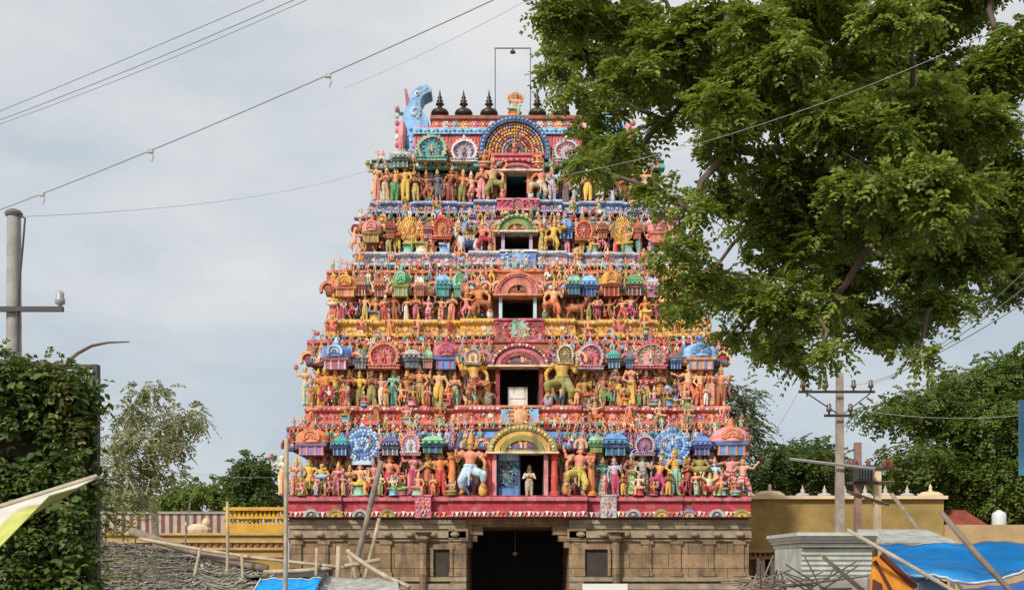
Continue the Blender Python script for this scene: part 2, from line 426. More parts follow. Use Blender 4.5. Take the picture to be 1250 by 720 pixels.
stand = [(-1, (-.068, -.015, .28), (-.062, .0, .045), (-.35, -1, 0)), (1, (.068, -.02, .28), (.075, -.005, .045), (.45, -1, 0))]
figure('blessing', arms=[(-1, (-.20, .0, .64), (-.20, -.12, .76), (0, -.2, 1)), (1, (.215, .02, .63), (.20, -.05, .49), (-.1, -.2, -1))], legs=stand, extra=ex_swag)
figure('praying', arms=[(-1, (-.19, -.02, .64), (-.025, -.14, .72), (.15, -.1, 1)), (1, (.19, -.02, .64), (.025, -.14, .72), (-.15, -.1, 1))], legs=stand, crown=.15)
figure('four-armed', arms=[(-1, (-.19, -.05, .65), (-.17, -.15, .75), (0, -.2, 1)), (1, (.20, -.03, .64), (.15, -.14, .56), (-.2, -.6, -.7)),
       (-1, (-.235, .03, .76), (-.265, .0, .92), (0, 0, 1)), (1, (.235, .03, .76), (.265, .0, .91), (0, 0, 1))], legs=stand, extra=ex_disc)
figure('dancing', head=(-.03, 0, .90), chest=(-.01, 0, .71), pelvis=(.02, 0, .49), arms=[(-1, (-.22, 0, .80), (-.30, -.04, .93), (-.3, 0, 1)), (1, (.24, -.02, .72), (.36, -.07, .78), (1, -.1, .3))],
       legs=[(-1, (-.13, -.06, .28), (-.04, .0, .045), (-.5, -1, 0)), (1, (.22, -.10, .42), (.14, -.10, .22), (.7, -.6, -.4))], cloth='short', extra=ex_swag)
figure('swaying', head=(.03, 0, .93), chest=(.01, 0, .74), pelvis=(-.035, 0, .52), female=True, k=.92, cloth='skirt',
       arms=[(-1, (-.20, .01, .63), (-.20, -.03, .47), (0, -.1, -1)), (1, (.20, -.02, .66), (.17, -.12, .79), (0, -.2, 1))],
       legs=[(-1, (-.075, -.01, .28), (-.06, 0, .045), (-.3, -1, 0)), (1, (.05, -.04, .28), (.07, -.02, .045), (.4, -1, 0))])
figure('offering', female=True, k=.92, cloth='skirt', arms=[(-1, (-.21, -.03, .77), (-.235, -.04, .92), (0, 0, 1)), (1, (.20, .0, .64), (.11, -.11, .56), (-1, -.4, 0))],
       legs=stand, crown=0, extra=ex_ball)
figure('striding', head=(.02, -.01, .90), chest=(.01, 0, .71), pelvis=(0, 0, .49), arms=[(-1, (-.24, .02, .74), (-.34, .0, .86), (-.6, 0, 1)), (1, (.22, -.03, .68), (.31, -.06, .58), (1, -.2, -.4))],
       legs=[(-1, (-.15, -.04, .27), (-.22, .0, .045), (-.8, -.7, 0)), (1, (.13, -.07, .28), (.12, .0, .045), (.6, -1, 0))], cloth='short', extra=ex_bow)
figure('drumming', arms=[(-1, (-.22, -.03, .64), (-.17, -.15, .65), (.2, -.2, -.6)), (1, (.22, -.03, .64), (.17, -.15, .65), (-.2, -.2, -.6))], legs=stand, cloth='short', crown=0, extra=ex_drum)
figure('seated', head=(0, 0, .80), chest=(0, 0, .61), pelvis=(0, .02, .36), arms=[(-1, (-.20, -.02, .52), (-.18, -.13, .62), (0, -.2, 1)), (1, (.21, -.03, .50), (.16, -.14, .40), (.1, -1, -.2))],
       legs=[(-1, (-.22, -.13, .33), (-.02, -.17, .31), (1, -.2, 0)), (1, (.13, -.17, .32), (.13, -.18, .05), (.2, -1, 0))], extra=ex_seat)
figure('cross-legged', head=(0, 0, .72), chest=(0, 0, .53), pelvis=(0, .02, .27), arms=[(-1, (-.20, -.02, .45), (-.17, -.15, .50), (0, -.2, 1)), (1, (.20, -.02, .44), (.16, -.15, .35), (-.4, -1, 0)),
       (-1, (-.22, .03, .56), (-.25, .0, .70), (0, 0, 1)), (1, (.22, .03, .56), (.25, .0, .70), (0, 0, 1))],
       legs=[(-1, (-.24, -.12, .22), (.02, -.18, .20), (1, 0, 0)), (1, (.24, -.12, .22), (-.03, -.21, .19), (-1, 0, 0))], extra=ex_lotus)
figure('crouching', head=(0, -.02, .62), chest=(0, 0, .46), pelvis=(0, .02, .22), k=1.15, arms=[(-1, (-.24, .0, .58), (-.20, -.03, .76), (.3, 0, 1)), (1, (.24, .0, .58), (.20, -.03, .76), (-.3, 0, 1))],
       legs=[(-1, (-.2, -.14, .30), (-.13, -.04, .045), (-.5, -1, 0)), (1, (.2, -.14, .30), (.13, -.04, .045), (.5, -1, 0))], cloth='short', crown=.10)
figure('haloed', head=(0, 0, .80), chest=(0, 0, .61), pelvis=(0, .02, .36), arms=[(-1, (-.20, -.02, .52), (-.18, -.13, .62), (0, -.2, 1)), (1, (.21, -.03, .50), (.16, -.14, .42), (.1, -1, -.2)),
       (-1, (-.23, .03, .64), (-.27, .0, .78), (0, 0, 1)), (1, (.23, .03, .64), (.27, .0, .78), (0, 0, 1))],
       legs=[(-1, (-.22, -.13, .33), (-.02, -.17, .31), (1, -.2, 0)), (1, (.13, -.17, .32), (.13, -.18, .05), (.2, -1, 0))], extra=ex_fan)
figure('guarding', head=(-.02, -.01, .90), chest=(-.01, 0, .71), pelvis=(.0, 0, .48), k=1.22, vox=.010, arms=[(-1, (-.24, -.03, .62), (-.27, -.14, .74), (0, -.2, 1)), (1, (.27, -.02, .64), (.28, -.07, .57), (0, -.2, -1)),
       (-1, (-.27, .04, .74), (-.33, .02, .91), (-.2, 0, 1)), (1, (.27, .04, .75), (.34, .02, .90), (.2, 0, 1))],
       legs=[(-1, (-.15, -.08, .26), (-.12, .0, .045), (-.6, -1, 0)), (1, (.27, -.15, .40), (.27, -.10, .18), (.5, -1, -.1))], cloth='short', extra=ex_club, crown=.24)

def animal(name, L_, H_, neck, head, leg_h, body_r, tusk=False):
    b = MB(); z = leg_h + body_r * .8
    b.ell((0, 0, z), L_ * .5, body_r * .85, body_r, 14, 8); b.ell((-L_ * .28, 0, z + .02), body_r * 1.05, body_r * .85, body_r, 12, 8); b.ell((L_ * .28, 0, z), body_r, body_r * .9, body_r, 12, 8)
    limb(b, [(-L_ * .36, 0, z + .05), neck, head], [body_r * .7, body_r * .5, body_r * .45])
    hx = Vector(head); b.caps(hx, hx + Vector((-.12, 0, -.09)), body_r * .42, body_r * .28)
    if tusk: limb(b, [hx + Vector((-.1, 0, -.05)), hx + Vector((-.17, 0, -.22)), hx + Vector((-.13, -.02, -.36))], [.06, .045, .03])
    for s in (-1, 1):
        b.ell(hx + Vector((.05, s * body_r * .4, .06)), .03 if not tusk else .09, .02, .05 if not tusk else .12)
        limb(b, [(-L_ * .34, s * body_r * .5, z - .05), (-L_ * .36, s * body_r * .5, leg_h * .5), (-L_ * .34, s * body_r * .5, .03)], [body_r * .42, body_r * .26, body_r * .2])
        b.caps((-L_ * .34, s * body_r * .5, .03), (-L_ * .40, s * body_r * .5, .03), body_r * .22)
        limb(b, [(L_ * .32, s * body_r * .5, z - .03), (L_ * .27, s * body_r * .5, leg_h * .85), (L_ * .38, s * body_r * .5, leg_h * .45), (L_ * .36, s * body_r * .5, .03)], [body_r * .55, body_r * .4, body_r * .26, body_r * .2])
        b.caps((L_ * .36, s * body_r * .5, .03), (L_ * .31, s * body_r * .5, .03), body_r * .22)
    limb(b, [(L_ * .48, 0, z + .06), (L_ * .60, 0, z - .04), (L_ * .60, 0, leg_h * .6)], [.035, .03, .04])
    me = remesh(b, 'body', .014)
    g = MB(); g.lathe([(body_r * 1.05, -.16), (body_r * 1.12, 0), (body_r * 1.05, .16)], (0, 0, 0), 16)
    g.v = [(z_ + 0, y * .86, x + z) for x, y, z_ in g.v]
    c = MB(); n_ = Vector(neck)
    limb(c, [n_ + Vector((.06, 0, .04)), Vector(head) + Vector((.06, 0, .10))], [.035, .03]); c.tube([n_ + Vector((-.02, -.1, -.1)), n_ + Vector((0, -.13, .0)), n_ + Vector((.06, -.08, .08))], .018, 6)
    POSES[name] = (me, remesh(g, 'garment', .014, 1), slot(c.mesh('crown', [], True)), None, None)
animal('horse', .72, 1, (-.42, 0, .80), (-.50, 0, .98), .40, .15)
animal('bull', .74, .8, (-.42, 0, .60), (-.50, 0, .70), .26, .18)
animal('elephant', .74, 1, (-.42, 0, .72), (-.46, 0, .80), .30, .24, True)

GARM = {'swaying': 'skirt', 'offering': 'skirt', 'dancing': 'short dhoti', 'striding': 'short dhoti', 'drumming': 'short dhoti', 'crouching': 'loincloth', 'horse': 'saddle cloth', 'bull': 'saddle cloth', 'elephant': 'saddle cloth'}
CN = {'sky': 'light blue', 'pale_blue': 'pale blue', 'navy': 'dark blue', 'flesh': 'tan', 'slate': 'dark grey', 'lilac': 'lilac grey', 'mint': 'pale green'}
cn = lambda c: CN.get(c, c.replace('_', ' '))
n_stat = 0
TRIM = {'white': ['gold', 'rose'], 'cream': ['red', 'olive'], 'yellow': ['red', 'green'], 'gold': ['crimson', 'teal'], 'red': ['gold', 'white'], 'olive': ['gold', 'cream'], 'orange': ['crimson', 'cream'], 'pale_blue': ['violet', 'white']}
def statue(pose, loc, h, skin, cloth, where, group, crown='gold', extra='yellow', rz=0.0, mirror=False, big=False):
    global n_stat; n_stat += 1
    animal_ = pose in ('horse', 'bull', 'elephant')
    ph = pose if animal_ else pose + ' figure'
    lab = '%s %s in %s %s, %s' % (cn(skin), ph, cn(cloth), GARM.get(pose, 'dhoti'), where)
    if skin == cloth: lab = 'all %s %s, %s' % (cn(skin), ph, where)
    nm = {'horse': 'horse_statue', 'bull': 'bull_statue', 'elephant': 'elephant_statue'}.get(pose, 'guardian_statue' if pose == 'guarding' else 'deity_statue')
    t = thing(nm, lab, 'statue', loc, group)
    t.rotation_euler = (0, R(random.uniform(-4, 4)), 0) if not animal_ else (0, 0, 0)
    wx = random.uniform(.92, 1.15); s = (-h * wx if mirror else h * wx, h * wx, h)
    bm_, cm_, jm_, em_, xm_ = POSES[pose]
    put('body', bm_, t, sc=s, rz=rz, mats=[pm(skin)])
    put('saddle_cloth' if animal_ else ('skirt' if GARM.get(pose) == 'skirt' else 'dhoti'), cm_, t, sc=s, rz=rz, mats=[pm(cloth, random.choice(TRIM.get(cloth, ['cream', 'gold', 'red'])) if random.random() < .45 else None)])
    put('mane' if animal_ else 'crown', jm_, t, sc=s, rz=rz, mats=[pm(crown)])
    if xm_: put(XN.get(pose, 'sash'), xm_[1], t, sc=s, rz=rz, mats=[pm(extra)])
    if em_ and (big or h > 1.0): put('eyes', em_, t, sc=s, rz=rz)
    return t
# ------------------------------------------------------------------ ground
gm, t_, b_ = nodes('earth')
t_.links.new(ramp(t_, noise(t_, .35, 8, rough=.65), [(.3, (.16,.115,.07)), (.55, (.24,.18,.115)), (.75, (.13,.14,.06))]), b_.inputs['Base Color']); b_.inputs['Roughness'].default_value = .95
bump(t_, b_, noise(t_, 3, 8), .6, .05)
g = MB(); g.add([(-2500, -600, 0), (2500, -600, 0), (2500, 3500, 0), (-2500, 3500, 0)], [(0, 1, 2, 3)])
put('ground', g.mesh('ground', [gm]))['kind'] = 'structure'
asph = plain('asphalt', (.055, .053, .05), .9, .3, 4)
g = MB(); g.add([(-60, 2, .004), (60, 2, .004), (60, 11, .004), (-60, 11, .004)], [(0, 1, 2, 3)])
put('road', g.mesh('road', [asph]))['kind'] = 'structure'
g = MB(); g.add([(-2.6, 11, .006), (2.9, 11, .006), (2.9, 44.2, .006), (-2.6, 44.2, .006)], [(0, 1, 2, 3)])
put('path', g.mesh('path', [plain('paving', (.28, .25, .21), .9, .25, 2)]))['kind'] = 'structure'

# ------------------------------------------------------------------ the temple tower
granite = stone_mat(); CX = 632.0; YC = 50.0
dark_stone = plain('dark_stone', (.075, .065, .055), .9, .3, 3); shade_fill = plain('shade_black', (.009, .008, .007), .8, .3, 3)  # near-black material stands in for shade inside openings and passage
TB = Vector((0, YC, 0)); TB.x = (CX - 625) / F * 45
tower = thing('temple_tower', 'tall tapering temple gateway tower covered in painted figures on a granite base', 'temple tower', TB)
TIERS = [  # front depth, half width px, plinth top/bottom, cornice top/bottom py, opening (x0,x1,y0,y1)
 dict(Y=45.0, hw=284, pt=605, pb=632, ct=519, cb=550, op=(606, 664, 549, 607), wall='brick', name='lowest', col=('crimson', 'maroon', 'rose'), cor=('navy', 'blue', 'maroon')),
 dict(Y=45.9, hw=259, pt=496, pb=520, ct=412, cb=446, op=(610, 658, 446, 495), wall='rust', name='second', col=('red', 'salmon', 'rose'), cor=('slate', 'rust', 'rose')),
 dict(Y=46.8, hw=235, pt=391, pb=413, ct=326, cb=360, op=(613, 651, 357, 391), wall='brick', name='third', col=('gold', 'yellow', 'gold'), cor=('brown', 'rust', 'salmon')),
 dict(Y=47.6, hw=201, pt=309, pb=327, ct=262, cb=284, op=(616, 646, 281, 309), wall='maroon', name='fourth', col=('lilac', 'pale_blue', 'lilac'), cor=('brown', 'lilac', 'maroon')),
 dict(Y=48.4, hw=180, pt=247, pb=263, ct=192, cb=207, op=(618, 643, 208, 237), wall='rust', name='top', col=('blue', 'sky', 'lilac'), cor=('teal', 'slate', 'green')),
]
BAYS = [(-1.0, -.76, .16), (-.76, -.70, 0), (-.70, -.42, .14), (-.42, -.29, 0), (-.29, .29, .34), (.29, .42, 0), (.42, .70, .14), (.70, .76, 0), (.76, 1.0, .16)]
def proj(f):
    for a, b, p in BAYS:
        if a <= f <= b: return p
    return .16
for T in TIERS:
    Y = T['Y']
    T['m'] = Y / F
    T['X'] = lambda px, m=T['m']: (px - 625) * m
    T['Z'] = lambda py, m=T['m']: CH + (HY - py) * m
    T['cx'] = T['X'](CX); T['hx'] = T['hw'] * T['m']; T['hy'] = YC - Y
def onfront(T, px, py, dy=.2):
    f = (px - CX) / T['hw']
    return Vector((T['X'](px), T['Y'] + dy - proj(f), T['Z'](py)))

# stone base: two blocks, lintel, back; profile mouldings, pilasters, niches
T = TIERS[0]; X, Z = T['X'], T['Z']; z632 = Z(632); fy = 45.15
def stone_block(px0, px1, mb):
    x0, x1 = X(px0), X(px1)
    mb.box(x0, x1, fy, 55, 0, z632)
base = MB(); stone_block(352, 569, base); stone_block(695, 915, base); base.box(X(569), X(695), fy + .02, 54.9, Z(642), z632 - .01)
for sx, px in ((1, 569), (-1, 695)):
    for k, (w_, y0_, y1_) in enumerate(((20, 642, 652), (13, 652, 660), (6, 660, 668))):
        base.box(min(X(px), X(px) + sx * w_ * T['m']), max(X(px), X(px) + sx * w_ * T['m']), fy + .05 * k + .04, fy + 1.5, Z(y1_), Z(y0_) - .003)
part('stone_base', base, granite, tower)
for a, b in ((350, 569), (695, 917)):
    m_ = MB()
    for (p0, p1, o) in ((634, 639, .12), (639, 645, .06), (648, 656, .20), (657, 660, .10), (704, 709, .12), (712, 719, .22), (724, 742, .34), (745, 800, .44)):
        m_.box(X(a) + .002 * o, X(b) - .002 * o, fy - o, fy + .003, Z(p1), Z(p0), taper=.0)
    n = int((b - a) / 25)
    for i in range(n):      # rounded corbel ends of the stone eave
        cx_ = X(a + (i + .5) * (b - a) / n); m_.ell((cx_, fy - .22, Z(652)), .18, .16, .11, 10, 5)
    part('stone_moulding', m_, plain('pale_granite', (.30, .245, .17), .85, .4, 2.5, bmp=.5), tower)
rail = MB()
for cxp in (362, 395, 432, 471, 517, 555, 708, 752, 790, 826, 866, 903):
    p = MB(); x = X(cxp); big = cxp in (517, 752); r = .15 if big else .17; y = fy - (.26 if big else .0)
    if big:
        p.lathe([(.24, 0), (.24, .3), (.15, .4), (.14, 1.2), (.17, 1.3), (.15, 1.45), (.15, 2.5)], (x, y, Z(742)), 8)
        p.lathe([(.15, 0), (.26, .10), (.28, .18), (.16, .26), (.2, .34), (.34, .40)], (x, y, Z(742) + 2.5), 12)
    else:
        p.box(x - r, x + r, y - .09, y + .004, Z(703), Z(661)); p.box(x - r * 1.4, x + r * 1.4, y - .13, y + .002, Z(664), Z(658) )
        p.box(x - r * 1.3, x + r * 1.3, y - .12, y + .002, Z(703), Z(698))
    part('stone_pilaster', p, granite, tower)
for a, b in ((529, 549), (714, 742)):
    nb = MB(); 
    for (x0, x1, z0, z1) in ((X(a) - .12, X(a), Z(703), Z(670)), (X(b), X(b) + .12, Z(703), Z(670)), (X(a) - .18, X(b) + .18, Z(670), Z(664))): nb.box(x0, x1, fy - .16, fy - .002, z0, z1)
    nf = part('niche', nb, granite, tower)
    q = MB(); q.box(X(a), X(b), fy - .02, fy - .006, Z(703), Z(670)); part('niche_shade_slab', q, plain('niche_shade_stone', (.045,.036,.03), .9, .3, 3), nf)  # flat dark slab paints the shade of a recessed niche
for a, b in ((550, 569), (695, 713)):
    q = MB(); q.box(X(a), X(b), fy - .1, fy - .003, 0, Z(660)); q.box(X(a) - .08, X(b) + .08, fy - .2, fy - .004, Z(660), Z(645)); part('door_jamb', q, granite, tower)
q = MB(); q.box(X(569), X(695), 51.2, 51.35, 0, Z(642)); part('passage_blackout', q, shade_fill, tower)  # added panel, closes the far end so the passage stays black
q = MB(); q.tube([(X(629), 46.2, Z(642)), (X(629), 46.2, Z(672))], .012, 5); q.ell((X(629), 46.2, Z(675)), .10, .10, .09); part('hanging_lamp', q, dark_stone, tower)
q = MB(); q.box(X(569) + .01, X(695) - .01, 44.6, 51, 0, .14); part('threshold', q, granite, tower)

# --- tiers
EAVE = [(-.25, 0), (.10, 0), (.20, .05), (.22, .12), (.16, .30), (.04, .52), (-.10, .70), (-.12, .80), (-.02, .84), (-.02, .93), (-.3, 1.0)]
PLIN = [(-.3, 0), (.06, 0), (.12, .05), (.12, .14), (.03, .20), (.0, .30), (.0, .62), (.06, .70), (.14, .76), (.15, .88), (.06, .93), (.06, 1.0), (-.5, 1.0)]
bay_cols = {}
def swept(prof, h, hx, hy, c, mats_i=None):
    mb = MB(); mb.rect([(o, z * h) for o, z in prof], hx, hy, c, 0, mats_i); return mb
def front_bays(mb, prof, h, T, z0, yfront, mf):
    for i, (a, b, p) in enumerate(BAYS):
        if p == 0: continue
        x0, x1 = T['cx'] + a * T['hx'], T['cx'] + b * T['hx']
        x0 -= .05 if a > -1 else -.02; x1 += .05 if b < 1 else -.02
        pr = [(yfront - p - o, z0 + z * h) for o, z in prof]
        pr = [(y, z) for y, z in pr]
        pr = pr[::-1]
        prof2 = [(min(y, yfront + .35), z) for y, z in pr]
        mb.prism_x(prof2, x0, x1, mf[0] if mf else 0, [mf[(len(prof2) - 2 - k) % len(prof)] if mf else 0 for k in range(len(prof2))] if mf else None)
for k, T in enumerate(TIERS):
    X, Z, Y, hx, hy, cx = T['X'], T['Z'], T['Y'], T['hx'], T['hy'], T['cx']
    nextb = Z(T['ct']) + .06
    zl = Z(T['pt'])
    # core wall with the opening left free in front
    wl = MB(); ox0, ox1, oy0, oy1 = T['op']; wy = Y + .62; wx = hx - .75
    z0, z1 = zl - .01, nextb
    for (xa, xb, za, zb) in ((cx - wx, X(ox0), z0, z1), (X(ox1), cx + wx, z0, z1), (X(ox0), X(ox1), Z(oy0), z1)):
        wl.box(xa, xb, wy, YC * 2 - wy, za, zb)
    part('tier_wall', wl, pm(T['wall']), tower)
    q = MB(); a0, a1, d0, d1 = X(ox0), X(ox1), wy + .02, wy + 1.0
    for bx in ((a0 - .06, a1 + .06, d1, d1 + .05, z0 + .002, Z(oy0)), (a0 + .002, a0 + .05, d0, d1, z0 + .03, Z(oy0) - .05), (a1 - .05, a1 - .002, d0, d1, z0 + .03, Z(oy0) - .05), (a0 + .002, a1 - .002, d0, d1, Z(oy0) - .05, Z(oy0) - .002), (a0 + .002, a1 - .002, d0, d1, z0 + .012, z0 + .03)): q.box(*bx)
    part('shade_lining', q, shade_fill, tower)  # box lining added behind the opening, its interior shade painted near-black
    # plinth band
    zb = Z(T['pb']); h = zl - zb
    c1, c2, c3 = T['col']
    mfp = [0, 1, 2, 1, 0, 0, 0, 1, 2, 2, 1, 1, 0]
    pb = swept(PLIN, h, hx - .12, hy - .02, (cx, YC, zb), mfp)
    front_bays(pb, PLIN, h, T, zb, Y + .02, mfp)
    # relief bosses along the recessed band and beads on the ledge
    def along(step, fn):
        x = cx - hx + .1
        while x < cx + hx - .1:
            f = (x - cx) / hx; fn(x, Y + .02 - proj(f)); x += step
    rs = h * .20
    if k: along(rs * 3.1, lambda x, y: pb.knob((x, y + .01, zb + h * .46), rs * random.uniform(.75, 1.05), .07, random.choice([1, 2, 2, 3, 4, 5])))
    if k: along(rs * .95, lambda x, y: pb.knob((x, y + .01, zb + h * random.uniform(.33, .62)), rs * random.uniform(.25, .55), random.uniform(.04, .09), random.choice([0, 1, 1, 2, 2, 3, 4])))
    if k: along(rs * 1.15, lambda x, y: pb.knob((x, y - .15, zb + h * .82), rs * .42, .05, random.choice([2, 3, 3, 5])))
    part('plinth_band', pb, [pm(c1), pm(c2), pm(c3), pm('white' if k != 2 else 'cream'), pm('orange'), pm('pink')], tower)
    # overhanging cornice
    zc = Z(T['cb']); hc = Z(T['ct']) - zc
    mfe = [0, 2, 0, 0, 0, 1, 1, 2, 2, 2]
    ec = swept(EAVE, hc, hx - .32, hy - .28, (cx, YC, zc), mfe)
    front_bays(ec, EAVE, hc, T, zc, Y + .30, mfe + [0])
    def kd(x, y):
        r = hc * random.uniform(.24, .32); zz = zc + hc * .18
        ec.ring_y(x, zz, r, r * 1.1, r * .35, y - .02, y + .24, -20, 200, 8, random.choice([2, 3, 4])); ec.knob((x, y + .1, zz + r * .2), r * .55, .1, random.choice([1, 4, 5, 6]))
    def kd2(x, y): kd(x, y + .08)
    along(.62 if k < 2 else .52, kd2)
    e1, e2, e3 = T['cor']
    part('cornice', ec, [pm(e1), pm(e2), pm(e3), pm('salmon'), pm('peach'), pm('pale_blue'), pm('crimson')], tower)
    # carved frieze of tiny figures and scrolls between cornice and wall, and under the next plinth
    fr = MB(); rr_ = random.Random(40 + k)
    pal = ['peach', 'salmon', 'orange', 'flesh', 'maroon', 'crimson', 'red', 'mint', 'sky', 'cream', 'gold', 'yellow', 'pink', 'brown', 'green', 'rose', 'white', 'blue', 'teal']
    sk_i = [0, 1, 2, 3, 0, 1, 12, 9]; cl_i = [4, 6, 7, 8, 9, 10, 11, 14, 15, 16, 17, 18, 18, 8, 7, 14]; cr_i = [10, 11, 2, 9, 0]
    fz = zc - zl
    rows_ = [(zl + .02, fz * .74, .44, .36, 0), (zl + fz * .52, fz * .52, .50, .30, 0), (zc + hc * .10, hc * .42, .05, .40, 1), (zc + hc * .46, hc * .55, .16, .27, 1), (Z(T['ct']) - .12, .50, .30, .29, 1)]
    for r_i, (zz, hh, dy, st, pj) in enumerate(rows_):
        if hh < .3: hh = .3
        x = cx - hx + (.85 if not pj else .30)
        while x < cx + hx - (.85 if not pj else .30):
            inop = X(ox0) - .35 < x < X(ox1) + .35
            if not (inop and r_i < 4 ) :
                yy = Y + dy - (proj((x - cx) / hx) if pj else 0); h_ = hh * rr_.uniform(.8, 1.12)
                fr.mini(x, yy, zz + rr_.uniform(-.04, .05), h_, rr_.choice(sk_i), rr_.choice(cl_i), rr_.choice(cr_i), rr_)
                if rr_.random() < .3: fr.knob((x + st * .5, yy, zz + hh * rr_.uniform(.1, .7)), rr_.uniform(.06, .12), .10, rr_.choice(cl_i))
            x += st * rr_.uniform(.75, 1.2)
    # little figures and scrolls carved on the band itself
    x = cx - hx + .2; bh_ = h * .52
    while x < cx + hx - .2:
        yy = Y + .03 - proj((x - cx) / hx)
        if k and rr_.random() < .62: fr.mini(x, yy, zb + h * .22, bh_ * rr_.uniform(.95, 1.25), rr_.choice(sk_i), rr_.choice(cl_i if k else [5, 6, 15, 1, 2]), rr_.choice(cr_i), rr_)
        x += bh_ * rr_.uniform(.55, 1.0)
    part('carved_frieze', fr, [pm(c) for c in pal], tower)

# lotus petals hanging under the lowest red band and half-round plaques on it
T = TIERS[0]; X, Z, Y = T['X'], T['Z'], T['Y']
lp = MB()
x = T['cx'] - T['hx'] + .12; i = 0
while x < T['cx'] + T['hx'] - .1:
    y = Y - .13 - proj((x - T['cx']) / T['hx']); zt = Z(624.5) + random.uniform(-.015, .015); wd_ = .075
    lp.prism_y([(x - wd_, zt), (x, zt - .19 + random.uniform(-.03, .02)), (x + wd_, zt)], y - .03, y + .06, (0, 1, 0, 2)[i % 4] if random.random() < .85 else 3); x += .17; i += 1
part('petal_row', lp, [pm('white'), pm('pink'), pm('peach'), pm('red')], tower)
for px, c in ((382, 'grey'), (411, 'olive'), (441, 'grey'), (474, 'olive'), (772, 'grey'), (806, 'olive'), (840, 'violet'), (873, 'grey'), (903, 'olive'), (737, 'lilac')):
    q = MB(); x = X(px); y = Y - .2 - proj((px - CX) / T['hw']); z = Z(631)
    q.ring_y(x, z, .3, .3, .10, y - .06, y + .12, 0, 180, 12, 0); q.prism_y([(x + .2 * math.cos(R(a)), z + .2 * math.sin(R(a))) for a in range(0, 181, 20)], y - .02, y + .1, 1); q.knob((x, y - .02, z + .08), .07, .05, 0)
    part('cornice_medallion', q, [pm(c), pm('slate' if c == 'grey' else 'gold')], tower)
for px in (517, 742):
    q = MB(); x = X(px); y = Y - .36; q.box(x - .3, x + .3, y, y + .4, Z(632), Z(606)); q.mini(x, y - .03, Z(631), .62, 1, 2, 3, random);
    for i in range(12): q.knob((x + .24 * math.cos(i * .524), y, Z(618.5) + .33 * math.sin(i * .524)), .05, .04, 1 + i % 2)
    q.box(x - .34, x + .34, y - .04, y + .3, Z(606), Z(604))
    part('bracket_block', q, [pm('rose' if px < CX else 'grey'), pm('salmon'), pm('lilac'), pm('gold')], tower)

# --- shrine roofs standing on each cornice (shared unit meshes: height 1, centred, front to -y)
def ushape(n=18, r=.5, zc=.42, flare=.06):
    pts = []
    for i in range(n + 1):
        a = R(-38 + 256 * i / n); pts.append((r * math.cos(a), zc + r * math.sin(a) * 1.05))
    return pts
SH = {}
b = MB(); b.rect([(0, 0), (.0, .30), (.08, .32), (.12, .40), (.02, .44), (.0, .5)], .36, .36)
for s in (-1, 1):
    for xx in (.34, .13): b.lathe([(.05, 0), (.035, .04), (.03, .26), (.055, .30)], (s * xx, -.37, 0), 8, 1)
SH['body'] = slot(b.mesh('shrine_body', []), 2)
b = MB(); b.lathe([(.46, .42), (.55, .46), (.52, .50), (.50, .56), (.52, .64), (.47, .76), (.36, .86), (.20, .93), (.12, .95), (.12, .98)], (0, 0, 0), 48, rib=.035, ribn=16); SH['dome'] = slot(b.mesh('dome_roof', [], True))
b = MB(); b.lathe([(.12, .97), (.16, 1.0), (.06, 1.04), (.10, 1.09), (.05, 1.13), (.06, 1.16), (.01, 1.24)], (0, 0, 0), 12); SH['finial'] = slot(b.mesh('finial', [], True))
def archface(n, z0, r):
    b = MB()
    for k_, (rr, ww, d, mi) in enumerate(((r, .09 * r / .3, -.56, 0), (r * .78, .10, -.52, 1), (r * .52, .10, -.55, 0))):
        b.ring_y(0, z0, rr, rr, min(ww, rr * .45), d, -.34 + .003 * k_, -25, 205, n, mi)
    b.knob((0, -.42, z0), r * .30, .12, 1)
    for i in range(9):
        a = R(-10 + 200 * i / 8); b.ell((r * 1.0 * math.cos(a), -.46, z0 + r * 1.0 * math.sin(a)), r * .15, .06, r * .15, 6, 4, 1)
    return slot(b.mesh('arch_face', []), 2)
SH['arch'] = archface(16, .62, .27)
# gable with horseshoe front, hand-modelled: rim, scrolls, a seated figure in the middle
def gable_mesh(seed):
    rd = random.Random(seed); b = MB(); pts = ushape(20, .46, .42); b.prism_y(pts, -.38, .40, 0)
    b.ring_y(0, .42, .46, .48, .07, -.46, -.38, -38, 218, 20, 1); b.ring_y(0, .42, .33, .35, .04, -.43, -.379, -38, 218, 18, 2)
    n = rd.choice((17, 19, 21))
    for i in range(n):
        a = R(-36 + 252 * i / (n - 1)); q = rd.uniform(.85, 1.25)
        b.ell((.47 * math.cos(a), -.40, .42 + .50 * math.sin(a)), .045 * q, .08, .05 * q, 6, 4, rd.choice((0, 1, 1, 3)))
        b.ell((.385 * math.cos(a), -.41, .42 + .40 * math.sin(a)), .035 * q, .05, .035 * q, 5, 3, rd.choice((1, 2, 3)))
        if i % 2: b.ell((.26 * math.cos(a), -.41, .42 + .28 * math.sin(a)), .03, .05, .035, 5, 3, rd.choice((1, 3)))
    b.mini(0, -.44, .16, .46, 3, 2, 1, rd)
    b.lathe([(.09, .90), (.12, .95), (.05, .99), (.07, 1.03), (.01, 1.12)], (0, -.3, 0), 8, 1)
    b.box(-.48, .48, -.42, .42, .0, .08, 1); b.box(-.52, .52, -.46, .44, .08, .13, 0)
    for i in range(9): b.ell((-.44 + .11 * i, -.47, .10), .04, .04, .03, 5, 3, rd.choice((1, 2, 3)))
    b.wobble(.010); return slot(b.mesh('gable_arch', []), 4)
